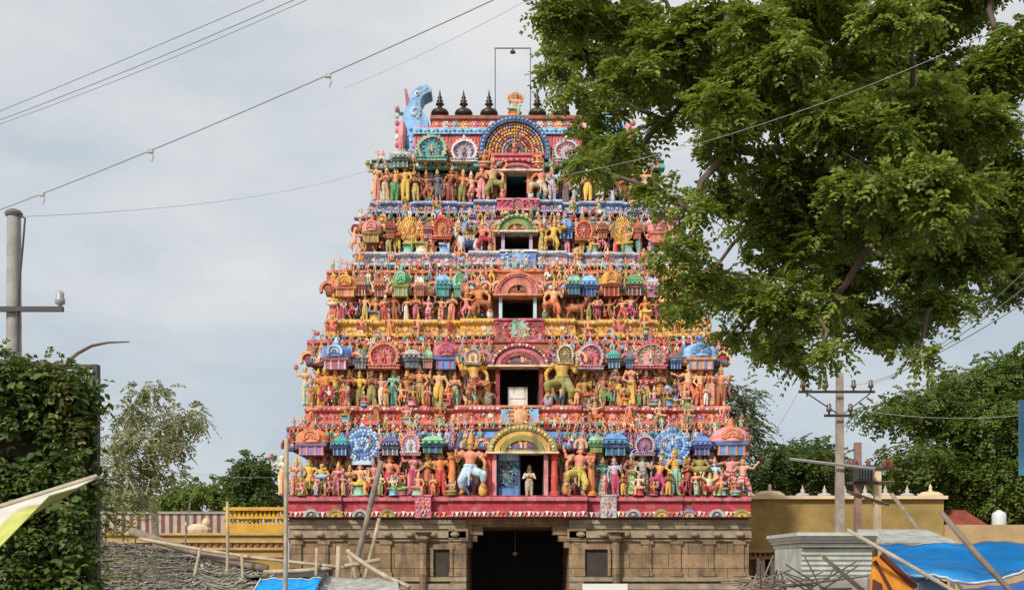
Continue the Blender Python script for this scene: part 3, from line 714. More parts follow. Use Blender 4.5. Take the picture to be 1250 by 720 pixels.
def fan_mesh(seed):
    rd = random.Random(seed); b = MB()
    b.lathe([(.30, -.10), (.36, .0), (.34, .1)], (0, 0, 0), 28); b.v = [(x, z_, y + .5) for x, y, z_ in b.v]
    c_ = Vector((0, -.06, .5))
    for r0, n, mi in ((.43, 30, 0), (.36, 27, 1), (.29, 23, 0), (.22, 17, 2), (.15, 11, 1)):
        for i in range(n):
            a = 2 * math.pi * (i + rd.uniform(-.15, .15)) / n; d = Vector((math.cos(a), 0, math.sin(a))); w_ = math.pi * r0 / n * .95
            b.ell(c_ + d * r0 - Vector((0, .16 * (.45 - r0), 0)), w_, .04, w_ * 1.1, 6, 4, mi if rd.random() < .75 else rd.choice((0, 1, 2, 3)))
    b.mini(0, -.16, .36, .30, 3, 2, 1, rd)
    b.box(-.26, .26, -.15, .2, -.02, .08, 1); b.lathe([(.05, .92), (.08, .97), (.01, 1.06)], (0, 0, 0), 8, 1)
    b.wobble(.012); return slot(b.mesh('fan_arch', []), 4)
SH['gable'] = [gable_mesh(i) for i in range(4)]; SH['fan'] = [fan_mesh(i) for i in range(3)]
# pavilion with stepped barrel roof
b = MB(); b.rect([(.02, .46), (.10, .48), (.13, .55), (.02, .60), (.02, .66), (.06, .68), (.02, .74), (-.08, .86), (-.22, .94)], .38, .34)
for xx in (-.25, 0, .25): b.ring_y(xx, .52, .10, .11, .035, -.53, -.30, -20, 200, 8, 1)
for xx in (-.3, -.1, .1, .3): b.lathe([(.05, .93), (.06, .96), (.025, .99), (.035, 1.02), (.005, 1.09)], (xx * .6, 0, 0), 8, 1)
SH['pav'] = slot(b.mesh('pavilion_roof', []), 2)

ACC = ['crimson', 'maroon', 'navy', 'green', 'rose', 'teal', 'red']; ACC2 = ['peach', 'salmon', 'orange', 'gold', 'cream', 'flesh']
def shrine(T, px, pyb, w_, h_, kind, c1, c2, c3='brick', dy=.16):
    q_ = random.uniform(.84, .97); w_ *= q_; h_ *= q_ * random.uniform(.95, 1.05); px += random.uniform(-1.5, 1.5)
    p = onfront(T, px, pyb, dy) - wloc(tower); m = T['m']
    sx, sz = w_ * m, h_ * m; sy = min(sx, .9)
    s = (sx, sy, sz)
    if kind == 'dome':
        o = put('corner_shrine', SH['body'], tower, p, s, mats=[pm(c3), pm(c2)])
        put('dome_roof', SH['dome'], o, mats=[pm(c1)]); put('finial', SH['finial'], o, mats=[pm(c2)]); put('arch_face', SH['arch'], o, mats=[pm(c2), pm(c1)])
    elif kind == 'gable': o = put('gable_arch', random.choice(SH['gable']), tower, p, s, mats=[pm(c1), pm(c2), pm(random.choice(ACC)), pm(random.choice(ACC2))])
    elif kind == 'fan': o = put('fan_arch', random.choice(SH['fan']), tower, p, s, mats=[pm(c1), pm(c2), pm('navy' if 'blue' in (c1, c2) else 'rust'), pm('pale_blue' if 'blue' in (c1, c2) else 'orange')])
    else:
        o = put('wall_shrine', SH['body'], tower, p, s, mats=[pm(c3), pm(c2)])
        put('pavilion_roof', SH['pav'], o, mats=[pm(c1), pm(c2)])
    return o
S_ = [[  # px, bottom py, w, h, kind, colours
 (381, 556, 44, 38, 'dome', 'orange', 'salmon', 'violet'), (416, 556, 24, 28, 'pav', 'teal', 'sky', 'navy'), (443, 566, 54, 50, 'fan', 'blue', 'pale_blue'), (478, 556, 26, 26, 'pav', 'navy', 'lilac', 'slate'),
 (503, 556, 26, 30, 'gable', 'pale_blue', 'pink'), (530, 553, 34, 24, 'pav', 'mint', 'green', 'navy'), (752, 556, 34, 32, 'pav', 'blue', 'teal', 'navy'), (786, 556, 26, 26, 'gable', 'violet', 'lilac'),
 (820, 566, 54, 50, 'fan', 'sky', 'blue'), (855, 556, 24, 26, 'pav', 'blue', 'violet', 'navy'), (890, 556, 46, 40, 'dome', 'pink', 'orange', 'blue'), (728, 552, 22, 22, 'pav', 'mint', 'olive', 'green')],
 [(412, 452, 42, 38, 'dome', 'blue', 'pale_blue', 'rose'), (441, 450, 20, 26, 'pav', 'slate', 'grey', 'slate'), (468, 451, 46, 40, 'gable', 'rose', 'salmon'), (503, 450, 24, 26, 'pav', 'grey', 'slate', 'slate'),
  (521, 450, 16, 26, 'pav', 'mint', 'grey', 'brown'), (545, 451, 34, 36, 'dome', 'rose', 'magenta', 'blue'), (576, 447, 24, 24, 'gable', 'cream', 'grey'), (688, 446, 22, 26, 'gable', 'olive', 'cream'), (720, 451, 36, 36, 'gable', 'rose', 'lilac'),
  (749, 450, 20, 26, 'pav', 'teal', 'mint', 'navy'), (770, 450, 18, 24, 'pav', 'slate', 'blue', 'slate'), (793, 451, 44, 36, 'gable', 'pink', 'rose'), (824, 450, 20, 22, 'pav', 'slate', 'sky', 'navy'), (853, 452, 44, 38, 'dome', 'sky', 'blue', 'peach')],
 [(422, 364, 34, 32, 'dome', 'orange', 'gold', 'salmon'), (441, 362, 18, 28, 'pav', 'brown', 'cream', 'maroon'), (463, 362, 18, 28, 'pav', 'brick', 'peach', 'maroon'), (490, 363, 24, 38, 'dome', 'green', 'mint', 'olive'), (513, 362, 16, 28, 'pav', 'cream', 'salmon', 'brown'), (540, 362, 22, 30, 'pav', 'sky', 'teal', 'teal'),
  (562, 363, 20, 36, 'dome', 'mint', 'green', 'teal'), (700, 362, 22, 28, 'pav', 'mint', 'teal', 'navy'), (718, 362, 24, 30, 'pav', 'sky', 'blue', 'navy'), (745, 363, 28, 40, 'dome', 'gold', 'orange', 'maroon'), (773, 362, 24, 30, 'pav', 'green', 'mint', 'maroon'), (798, 363, 18, 28, 'pav', 'lilac', 'salmon', 'violet'), (826, 364, 30, 30, 'dome', 'orange', 'yellow', 'salmon')],
 [(455, 298, 28, 36, 'dome', 'pink', 'salmon', 'olive'), (476, 292, 16, 26, 'pav', 'maroon', 'brown', 'brown'), (502, 298, 34, 38, 'fan', 'yellow', 'gold'), (524, 292, 14, 24, 'pav', 'brown', 'lilac', 'maroon'), (541, 294, 24, 32, 'gable', 'orange', 'red'), (572, 294, 22, 30, 'dome', 'sky', 'pale_blue', 'gold'),
  (690, 292, 22, 28, 'dome', 'blue', 'sky', 'navy'), (714, 294, 26, 30, 'gable', 'red', 'orange'), (736, 292, 16, 24, 'pav', 'maroon', 'gold', 'maroon'), (758, 298, 34, 38, 'fan', 'yellow', 'gold'), (779, 292, 14, 28, 'pav', 'rust', 'red', 'brown'), (803, 298, 28, 36, 'dome', 'pink', 'rose', 'salmon')],
 [(527, 199, 40, 34, 'gable', 'teal', 'mint'), (567, 199, 36, 32, 'gable', 'lilac', 'white'), (690, 199, 36, 32, 'gable', 'lilac', 'pale_blue'), (735, 199, 40, 34, 'gable', 'teal', 'mint'), (490, 207, 26, 26, 'pav', 'grey', 'mint', 'slate'), (770, 207, 26, 26, 'pav', 'slate', 'salmon', 'slate')]]
for T, lst in zip(TIERS, S_):
    for s in lst: shrine(T, *s)
# side faces: a gable in the middle of each short side, domes beside it
for k, T in enumerate(TIERS):
    z = T['Z'](T['cb']) + .1
    for s in (-1, 1):
        for j, (yy, w_, h_, c1, c2) in enumerate(((YC, 1.3, 1.4, ('mint', 'rose', 'green', 'teal', 'sky')[k], 'cream'), (YC - T['hy'] * .55, .9, 1.1, ('violet', 'orange', 'rose', 'olive', 'grey')[k], 'pink'), (YC + T['hy'] * .55, .9, 1.1, 'salmon', 'sky'))):
            if j and T['hy'] < 2: continue
            sc_ = (T['m'] / (45 / F)) * (1 - .08 * k)
            put('gable_arch', random.choice(SH['gable']), tower, Vector((T['cx'] + s * (T['hx'] - .60), yy, z)) - wloc(tower), (w_ * sc_, .8, h_ * sc_), s * R(90), [pm(c1), pm(c2), pm(random.choice(ACC)), pm(random.choice(ACC2))])

# --- window openings of the central bay: frames, arch hoods, leaves, balcony panels
HOOD = [('olive', 'gold', 'pink', 595, 680, 519, 552), ('maroon', 'rose', 'maroon', 598, 671, 420, 447), ('salmon', 'rose', 'pale_blue', 604, 660, 334, 361), ('olive', 'green', 'lilac', 606, 655, 264, 284), ('rose', 'crimson', 'salmon', 602, 660, 197, 210)]
for k, (T, hd) in enumerate(zip(TIERS, HOOD)):
    X, Z, Y = T['X'], T['Z'], T['Y']; x0, x1, y0, y1 = T['op']; yf = Y - .34
    fr = MB(); wdt = 5 if k < 2 else 4
    fr.box(X(x0 - wdt), X(x0), yf + .25, Y + .66, Z(y1), Z(y0)); fr.box(X(x1), X(x1 + wdt), yf + .25, Y + .66, Z(y1), Z(y0)); fr.box(X(x0 - wdt - 1), X(x1 + wdt + 1), yf + .22, Y + .64, Z(y0), Z(y0 - 5))
    wn = part('window_opening', fr, pm(hd[2]), tower)
    # arched hood
    hm = MB(); ax, bx, t0, t1 = hd[3:]; cxh = X((ax + bx) / 2); rx = (X(bx) - X(ax)) / 2; hz = Z(t0) - Z(t1)
    za = Z(t1)
    for j, (q, mi, d) in enumerate(((1, 0, .0), (.80, 1, .06), (.62, 0, .03))):
        hm.ring_y(cxh, za, rx * q, hz * q, min(hz * .2, rx * .2), yf + d, yf + .75 - .004 * j, 0, 180, 24, mi)
    hm.prism_y([(cxh + rx * .9 * math.cos(R(a)), za + hz * .9 * math.sin(R(a))) for a in range(0, 181, 12)], yf + .12, yf + .7, 0)
    for i in range(23):
        a = R(4 + 172 * i / 22); hm.knob((cxh + rx * .9 * math.cos(a), yf, za + hz * .9 * math.sin(a)), .05 + .02 * (k < 2), .06, 1 + i % 2)
    hm.box(X(ax - 2), X(bx + 2), yf - .03, yf + .72, Z(t1 + 2), Z(t1) + .002, 2)
    part('arch_hood', hm, [pm(hd[0]), pm(hd[1]), pm('cream' if k != 2 else 'salmon')], tower)
# lowest opening: painted blue leaf on its left half, white figure at its right edge
T = TIERS[0]; X, Z, Y = T['X'], T['Z'], T['Y']
lf = MB(); lf.box(X(607), X(635), Y + .3, Y + .36, Z(607), Z(550), 0); lf.box(X(609), X(633), Y + .27, Y + .3, Z(561), Z(552), 1); lf.box(X(609), X(633), Y + .27, Y + .3, Z(605), Z(595), 2)
for i in range(70): lf.knob((X(random.uniform(610, 632)), Y + .3, Z(random.uniform(564, 593))), random.uniform(.05, .10), .03, random.choice([1, 3, 4, 4, 5, 0]))
part('door_leaf', lf, [pm('navy'), pm('sky'), pm('blue'), pm('grey'), pm('teal'), pm('slate')], tower)
# white shutter in the second opening
T = TIERS[1]; X, Z, Y = T['X'], T['Z'], T['Y']
q = MB(); q.box(X(620), X(644), Y + .5, Y + .56, Z(495), Z(470)); q.box(X(622), X(642), Y + .47, Y + .5, Z(484), Z(483)); part('shutter', q, pm('white'), tower)
# panels below the upper openings
for k, (x0, x1, y0, y1, c1, c2, c3) in enumerate(((612, 657, 497, 520, 'sky', 'peach', 'orange'), (604, 663, 392, 419, 'crimson', 'mint', 'rose'), (611, 654, 309, 334, 'blue', 'sky', 'white'), (607, 657, 247, 262, 'magenta', 'rose', 'pink'))):
    T = TIERS[k + 1]; X, Z, Y = T['X'], T['Z'], T['Y']; yf = Y - .52
    q = MB(); q.box(X(x0), X(x1), yf, Y + .1, Z(y1), Z(y0)); q.box(X(x0) - .04, X(x1) + .04, yf - .06, Y, Z(y0 + 2.5), Z(y0), 2); q.box(X(x0) - .04, X(x1) + .04, yf - .06, Y, Z(y1), Z(y1 - 3), 2)
    xm, zm = (X(x0) + X(x1)) / 2, (Z(y0) + Z(y1)) / 2; rr = (Z(y0) - Z(y1)) * .38
    q.lathe([(rr * 1.3, -.05), (rr * 1.2, .04), (rr * .5, .09)], (0, 0, 0), 16, 1)
    n_ = 16 * 3; q.v[-n_:] = [(xm + x, yf - z_, zm + y) for x, y, z_ in q.v[-n_:]]
    for i in range(26):
        q.knob((random.uniform(X(x0) + .1, X(x1) - .1), yf - .01, random.uniform(Z(y1) + .12, Z(y0) - .12)), .06, .05, random.choice([1, 2, 2, 0]))
    for i in range(12): a = 2 * math.pi * i / 12; q.knob((xm + rr * 1.15 * math.cos(a), yf - .05, zm + rr * 1.1 * math.sin(a)), .07, .06, random.choice([1, 2]))
    part('balcony_panel', q, [pm(c1), pm(c2), pm(c3)], tower)
# orange slabs behind the big guardians of the lowest storey
T = TIERS[0]; X, Z, Y = T['X'], T['Z'], T['Y']
for px in (552, 597, 677, 722):
    q = MB(); x = X(px); y = Y + .02; q.lathe([(.2, 0), (.2, .12), (.13, .2), (.14, .5), (.12, 1.35), (.2, 1.45), (.14, 1.5), (.24, 1.65)], (x, y, Z(605)), 12); part('door_column', q, pm('red' if px in (597, 677) else 'orange'), tower)
# slim wall pilasters
for k, T in enumerate(TIERS):
    n = (15, 14, 12, 10, 9)[k]; X, Z, Y = T['X'], T['Z'], T['Y']; zl = Z(T['pt']); ht = Z(T['cb']) - zl
    proto = MB(); proto.lathe([(.13, 0), (.13, .06), (.07, .10), (.075, .4), (.065, .74), (.12, .80), (.08, .84), (.15, .93), (.18, 1.0)], (0, 0, 0), 10)
    for i in range(n):
        f = (i + .5) / n * 1.8 - .9
        if abs(f) < .3: continue
        if i == 0: me_p = slot(proto.mesh('pilaster', [], True))
        put('pilaster', me_p, tower, Vector((T['cx'] + f * T['hx'], Y + .5, zl)) - wloc(tower), (1, 1, ht), mats=[pm(random.choice(['lilac', 'pink', 'mint', 'peach', 'rose', 'cream', 'salmon', 'pale_blue']))])

# --- crowning barrel roof with ridge, nasi arches, horns and finials
Yt = 48.9; m = Yt / F
Xt = lambda px: (px - 625) * m
Zt = lambda py: CH + (HY - py) * m
xa, xb = Xt(506), Xt(752); r_ = YC - Yt
body = MB()
prof = [(Yt + .25, Zt(205)), (Yt + .1, Zt(196)), (Yt + .05, Zt(190))]
cur = [(Yt - .10, Zt(189)), (Yt - .16, Zt(182)), (Yt - .12, Zt(174)), (Yt - .02, Zt(166)), (Yt + .12, Zt(160)), (Yt + .34, Zt(153)), (Yt + .7, Zt(146)), (YC, Zt(142))]
full = [(Yt + .3, Zt(207))] + cur + [(2 * YC - y, z) for y, z in cur[-2::-1]] + [(2 * YC - Yt - .3, Zt(207))]
body.prism_x(full[::-1], xa, xb, 0)
nrib = 64
for i in range(nrib):
    x = xa + (i + .5) * (xb - xa) / nrib
    body.tube([(x, y - .01, z) for y, z in cur[:5]], .035, 5, 1)
part('barrel_roof', body, [pm('rose'), pm('red')], tower)
cb_ = MB(); cb_.prism_x([(Yt + .36, Zt(165)), (Yt - .16, Zt(165)), (Yt - .12, Zt(158)), (Yt + .1, Zt(155)), (Yt + .36, Zt(155))][::-1], xa - .05, xb + .05, 0)
for i in range(48): cb_.knob((xa + (i + .5) * (xb - xa) / 48, Yt - .15, Zt(161)), .07, .06, 1 + i % 2)
part('roof_band', cb_, [pm('sky'), pm('pale_blue'), pm('teal')], tower)
rb = MB(); ry = YC - .55; rb.box(Xt(526), Xt(735), ry, 2 * YC - ry, Zt(154), Zt(140), 0); rb.box(Xt(524), Xt(737), ry - .12, 2 * YC - ry + .12, Zt(140), Zt(136), 1); rb.box(Xt(524), Xt(737), ry - .08, 2 * YC - ry + .08, Zt(155), Zt(152), 1)
for i in range(18):
    x = Xt(526) + (i + .5) * (Xt(735) - Xt(526)) / 18; z = Zt(146.5)
    for a in range(6): rb.knob((x + .11 * math.cos(a * 1.047), ry, z + .11 * math.sin(a * 1.047)), .07, .05, 2 + i % 5)
    rb.knob((x, ry - .03, z), .07, .06, 7)
    rb.knob((x + .28, ry, z), .05, .04, 3)
part('ridge', rb, [pm('rose'), pm('brown'), pm('orange'), pm('white'), pm('mint'), pm('yellow'), pm('pink'), pm('cream')], tower)
bronze = plain('bronze', (.055, .038, .030), .45, .4, 5, .6)
for px in (537, 566, 597, 656, 685, 714):
    q = MB(); x = Xt(px) * YC / Yt; u = .034
    q.lathe([(8*u, 0), (8.5*u, 1*u), (4*u, 2.5*u), (4.5*u, 4*u), (8*u, 5.5*u), (11*u, 8.5*u), (11.3*u, 11*u), (9.5*u, 14*u), (5*u, 16.5*u), (2.6*u, 18*u), (2.6*u, 19.5*u), (5.5*u, 21.5*u), (5.2*u, 22.5*u), (2.4*u, 24*u), (4.4*u, 26*u), (2*u, 28*u), (3*u, 30*u), (1.4*u, 33*u), (.3*u, 40*u)], (x, YC, Zt(137)), 18)
    part('pot_finial', q, bronze, tower, True)
# lightning frame with a lamp
q = MB(); xl, xr = Xt(604), Xt(648); zt_ = Zt(45)
q.tube([(xl, YC, Zt(136)), (xl, YC, zt_)], .028, 6); q.tube([(xr, YC, Zt(136)), (xr, YC, zt_)], .028, 6); q.tube([(xl - .03, YC, zt_), (xr + .03, YC, zt_)], .028, 6)
lfr = part('lightning_frame', q, plain('grey_steel', (.22, .22, .23), .5, .2, 8, .6), tower)
q = MB(); q.lathe([(.12, 0), (.10, .08), (.04, .12), (.03, .16)], ((xl + xr) / 2, YC, zt_ - .2), 10); part('lamp', q, dark_stone, lfr)
# great fan arch in the middle
q = MB(); c_ = Vector((Xt(628), Yt - .55, Zt(192))); RR = 40 * m
q.prism_y([(c_.x + RR * .9 * math.cos(R(a)), c_.z + RR * .9 * math.sin(R(a))) for a in range(-12, 193, 12)], c_.y + .05, c_.y + .9, 0)
part('great_arch', q, pm('brown'), tower); ga = tower.children[-1]
q = MB(); q.ring_y(c_.x, c_.z, RR * 1.08, RR * 1.06, .22, c_.y - .16, c_.y + .8, -14, 194, 36, 0)
for i in range(29): a = R(-10 + 200 * i / 28); q.knob((c_.x + RR * 1.0 * math.cos(a), c_.y - .16, c_.z + RR * math.sin(a)), .06, .05, 1)
part('arch_rim', q, [pm('navy'), pm('sky')], ga)
q = MB()
for ring, (r0, n) in enumerate(((.26, 13), (.36, 17), (.46, 21), (.56, 25), (.66, 29), (.76, 33), (.86, 37))):
    for i in range(n):
        a = R(-6 + 192 * (i + random.uniform(-.2, .2)) / (n - 1)); d = Vector((math.cos(a), 0, math.sin(a))); wd = math.pi * r0 * RR / n * .52
        q.ell(c_ + d * RR * r0 - Vector((0, .16 * (1 - r0), 0)), wd, .06, wd * 1.15, 6, 4, random.choice(((0, 3, 6), (1, 2, 3), (4, 0, 1), (2, 5, 5), (1, 4, 2), (5, 2, 0), (3, 2, 1))[ring]))
q.mini(c_.x, c_.y - .22, c_.z - .05, RR * .42, 2, 4, 1, random)
part('arch_rays', q, [pm('violet'), pm('gold'), pm('peach'), pm('sky'), pm('crimson'), pm('gold'), pm('teal')], ga)
q = MB(); q.box(Xt(598), Xt(662), c_.y - .1, c_.y + .5, Zt(207), Zt(197), 0); q.box(Xt(596), Xt(664), c_.y - .16, c_.y + .5, Zt(197), Zt(194), 1)
for i in range(14): q.knob((Xt(601) + i * (Xt(659) - Xt(601)) / 13, c_.y - .1, Zt(202)), .09, .06, 1 + i % 2)
part('arch_sill', q, [pm('crimson'), pm('rose'), pm('pink')], ga)
# horned end gables
for s, px in ((-1, 506), (1, 752)):
    def H(dx, py): return (Xt(px) + s * -dx * m, Zt(py))
    sil = [H(-16, 200), H(-17, 165), H(-17, 142), H(-14, 129), H(-8, 120), (H(-6, 110)), H(-2, 103), H(5, 99), H(13, 97), H(19, 100), H(19, 105), H(14, 107), H(9, 110), H(6, 116), H(6, 123), H(9, 131), H(15, 138), H(16, 160), H(17, 200)]
    if s == 1: sil = sil[::-1]
    q = MB(); q.prism_y(sil[::-1] if False else sil, YC - .55, YC + .55, 0)
    for i in range(7):
        for j in range(4):
            hx_, hz_ = H(-13 + j * 7 + (i % 2) * 3, 194 - i * 7); q.knob((hx_, YC - .55, hz_), .085, .06, (0, 1, 0, 2)[(i + j) % 4])
    for t_i in range(12):
        u = t_i / 11; a = R(-60 + 420 * u); rr2 = 7 * (1 - .75 * u); hx_, hz_ = H(-1 + rr2 * math.cos(a), 131 - rr2 * math.sin(a)); q.ell((hx_, YC - .55, hz_), .085, .08, .085, 6, 4, 1)
    for t_i in range(6): hx_, hz_ = H(-3 + t_i * 3.4, 113 - t_i * 2.4); q.ell((hx_, YC - .53, hz_), .06, .07, .06, 6, 4, 1)
    hx_, hz_ = H(2, 108); q.ell((hx_, YC - .55, hz_), .12, .09, .12, 8, 5, 3); q.ell((hx_, YC - .63, hz_), .05, .04, .05, 6, 4, 4)
    hg = part('end_horn', q, [pm('sky'), pm('pale_blue'), pm('blue'), pm('white'), pm('navy')], tower)
    q = MB(); hx_, hz_ = H(-15, 196)
    q.lathe([(.78, 0), (.95, .1), (.95, .2), (.78, .30)], (0, 0, 0), 24); q.v = [(hx_ + s * (z_ - .1), YC + y, Zt(164) + x) for x, y, z_ in q.v]
    part('side_disc', q, pm('pink'), hg)
    q = MB()
    for i in range(9): h2 = H(-23, 198 - i * 9); q.ell((h2[0], YC - .5, h2[1]), .10, .12, .13, 8, 5, i % 3)
    h1, h2, h3, h4 = H(-9, 122), H(-14, 96), H(-16, 130), H(-24, 126)
    q.tube([(h1[0], YC, h1[1]), (h2[0], YC, h2[1])], [.12, .05], 6, 0); q.tube([(h3[0] - s*.3, YC, h3[1]), (h3[0], YC, h3[1] + .1), (h4[0], YC, h4[1])], [.08, .09, .05], 6, 3); q.ell((h4[0], YC, h4[1] + .12), .1, .1, .16, 8, 5, 3)
    part('horn_trim', q, [pm('rose'), pm('white'), pm('pink'), pm('slate')], hg)
# filled core between barrel roof and last cornice
q = MB(); q.box(Xt(468), Xt(782), Yt + .05, 2 * YC - Yt - .05, Zt(215), Zt(199)); part('neck_wall', q, pm('teal'), tower)

# ------------------------------------------------------------------ figures on the ledges
def row(T, lst, py, place, group, dy=.12, floor=None):
    """lst: (px, height px, pose, skin, cloth, [crown, extra])"""
    order = {}
    L_ = sorted([q for q in lst if q[0] < CX]); R_ = sorted([q for q in lst if q[0] >= CX], reverse=True)
    words = ['first', 'second', 'third', 'fourth', 'fifth', 'sixth', 'seventh', 'eighth', 'ninth', 'tenth', 'eleventh', 'twelfth', 'thirteenth', 'fourteenth', 'fifteenth', 'sixteenth', 'seventeenth']
    for side, l in (('left', L_), ('right', R_)):
        for i, q in enumerate(l):
            px, h, pose, sk, cl = q[:5]; cr = q[5] if len(q) > 5 else random.choice(['gold', 'gold', 'yellow', 'orange', 'peach', 'cream'])
            ex = q[6] if len(q) > 6 else random.choice(['gold', 'pink', 'mint', 'sky', 'rose', 'cream', 'red', 'olive'])
            p = onfront(T, px, py, dy)
            if floor is not None: p.z = floor
            tall = {'seated': 1.02, 'haloed': 1.08, 'cross-legged': .93, 'crouching': .80, 'dancing': 1.12, 'guarding': 1.18, 'horse': 1.1, 'elephant': 1.05, 'bull': .85, 'drumming': 1.0, 'offering': 1.04}.get(pose, 1.15)
            statue(pose, p, h * random.uniform(.93, 1.10) * T['m'] / tall, sk, cl, '%s from %s on %s' % (words[i], side, place), group, cr, ex, rz=R(random.uniform(-14, 14)), mirror=(side == 'right'), big=pose == 'guarding')
rows1 = [(346, 50, 'offering', 'cream', 'peach'), (361, 46, 'swaying', 'flesh', 'pink'), (377, 48, 'dancing', 'yellow', 'gold'), (394, 40, 'drumming', 'gold', 'olive'), (411, 44, 'swaying', 'pink', 'rose'), (426, 42, 'praying', 'peach', 'pink'),
 (441, 46, 'seated', 'peach', 'yellow'), (458, 46, 'blessing', 'pink', 'red'), (474, 50, 'four-armed', 'salmon', 'crimson'), (488, 40, 'cross-legged', 'salmon', 'green'), (503, 56, 'offering', 'pink', 'magenta'), (521, 58, 'praying', 'gold', 'orange'), (538, 58, 'blessing', 'orange', 'red'),
 (572, 75, 'guarding', 'salmon', 'pale_blue', 'gold', 'gold'), (704, 75, 'guarding', 'salmon', 'yellow', 'peach', 'orange'), (735, 50, 'swaying', 'teal', 'rose'), (752, 48, 'blessing', 'lilac', 'magenta'), (770, 52, 'offering', 'brown', 'green'), (786, 54, 'four-armed', 'grey', 'slate'),
 (805, 52, 'dancing', 'orange', 'magenta'), (825, 62, 'four-armed', 'gold', 'mint'), (840, 48, 'praying', 'brick', 'crimson'), (856, 50, 'drumming', 'olive', 'rust'), (872, 48, 'swaying', 'pale_blue', 'yellow'), (889, 58, 'dancing', 'pink', 'crimson'), (906, 50, 'striding', 'flesh', 'red')]
row(TIERS[0], rows1, 605, 'the lowest ledge', 'painted figures on the lowest ledge')
rows2 = [(374, 50, 'offering', 'peach', 'mint'), (386, 50, 'praying', 'orange', 'gold'), (398, 50, 'dancing', 'orange', 'crimson'), (411, 48, 'blessing', 'gold', 'olive'), (424, 44, 'swaying', 'brick', 'white'), (439, 44, 'four-armed', 'yellow', 'olive'), (453, 44, 'praying', 'brown', 'olive'), (467, 46, 'blessing', 'pink', 'cream'),
 (481, 46, 'swaying', 'mint', 'teal'), (496, 46, 'dancing', 'rust', 'red'), (513, 54, 'four-armed', 'orange', 'gold'), (534, 52, 'blessing', 'peach', 'yellow'), (555, 48, 'praying', 'flesh', 'mint'), (581, 70, 'guarding', 'gold', 'maroon', 'orange', 'grey'),
 (688, 70, 'guarding', 'gold', 'olive', 'gold', 'lilac'), (714, 46, 'seated', 'gold', 'red'), (735, 46, 'blessing', 'brick', 'olive'), (753, 48, 'swaying', 'brown', 'gold'), (772, 50, 'offering', 'flesh', 'yellow'), (789, 46, 'four-armed', 'crimson', 'gold'), (806, 46, 'praying', 'brown', 'rust'), (824, 36, 'cross-legged', 'slate', 'lilac'),
 (841, 52, 'dancing', 'peach', 'salmon'), (853, 54, 'four-armed', 'peach', 'orange'), (867, 50, 'swaying', 'salmon', 'pink'), (880, 48, 'blessing', 'salmon', 'rust')]
row(TIERS[1], rows2, 496, 'the second ledge', 'painted figures on the second ledge')
PO = ['blessing', 'praying', 'four-armed', 'dancing', 'swaying', 'offering', 'striding', 'drumming', 'seated', 'cross-legged', 'haloed']
SK = ['salmon', 'peach', 'orange', 'flesh', 'pink', 'salmon', 'peach', 'brick', 'cream', 'gold', 'orange', 'brown']
CLO = ['red', 'crimson', 'yellow', 'olive', 'green', 'sky', 'maroon', 'rose', 'white', 'violet', 'gold', 'teal', 'magenta', 'rust', 'salmon', 'orange']
rs_ = random.Random(11)
def auto(xs, h, dh=3, poses=PO):
    o = []; last = None; lc = None
    for x in xs:
        p = rs_.choice([q for q in poses if q != last]); last = p
        c = rs_.choice([q for q in CLO if q != lc]); lc = c
        s = rs_.choice([q for q in SK if q != c]); o.append((x + rs_.uniform(-2, 2), h + rs_.uniform(-dh, dh) - (6 if p in ('cross-legged',) else 0), p, s, c))
    return o
r3 = auto([406, 418, 431, 444, 457, 470, 483, 496, 509, 523, 537, 551, 717, 731, 745, 759, 773, 787, 800, 813, 827, 842], 32)
r3 += [(568, 38, 'dancing', 'salmon', 'pink'), (586, 48, 'guarding', 'orange', 'rust', 'peach', 'white'), (676, 46, 'guarding', 'peach', 'orange', 'gold', 'green'), (702, 34, 'horse', 'rust', 'orange')]
row(TIERS[2], r3, 391, 'the third ledge', 'painted figures on the third ledge')
r4 = auto([434, 447, 460, 473, 486, 500, 514, 528, 542, 556, 710, 724, 738, 752, 766, 780, 794, 808, 822], 31)
r4 += [(572, 30, 'bull', 'white', 'navy'), (589, 42, 'guarding', 'salmon', 'crimson', 'yellow', 'gold'), (602, 34, 'swaying', 'peach', 'rose'), (660, 36, 'swaying', 'gold', 'olive'), (675, 42, 'guarding', 'yellow', 'gold', 'gold', 'gold'), (693, 32, 'four-armed', 'rose', 'pink')]
row(TIERS[3], r4, 309, 'the fourth ledge', 'painted figures on the fourth ledge')
r5 = [(459, 44, 'offering', 'peach', 'pink'), (472, 40, 'swaying', 'salmon', 'cream'), (481, 42, 'blessing', 'flesh', 'green'), (495, 50, 'four-armed', 'gold', 'yellow'), (508, 44, 'praying', 'brown', 'gold'), (522, 42, 'dancing', 'brown', 'rust'), (535, 42, 'blessing', 'navy', 'slate', 'gold'), (550, 44, 'swaying', 'rust', 'maroon'), (563, 42, 'four-armed', 'salmon', 'olive'), (576, 42, 'dancing', 'peach', 'red'), (588, 44, 'praying', 'salmon', 'pink'),
 (602, 50, 'guarding', 'peach', 'olive', 'orange', 'salmon'), (659, 50, 'guarding', 'salmon', 'cream', 'orange', 'white'), (674, 42, 'four-armed', 'pale_blue', 'lilac'), (690, 44, 'swaying', 'brown', 'slate'), (704, 44, 'blessing', 'flesh', 'grey'), (718, 42, 'praying', 'pink', 'yellow'), (732, 42, 'four-armed', 'brown', 'white'), (746, 42, 'swaying', 'navy', 'lilac'), (759, 44, 'dancing', 'rose', 'crimson'), (774, 44, 'striding', 'salmon', 'maroon'), (788, 42, 'offering', 'peach', 'cream')]
row(TIERS[4], r5, 247, 'the top ledge', 'painted figures on the top ledge')
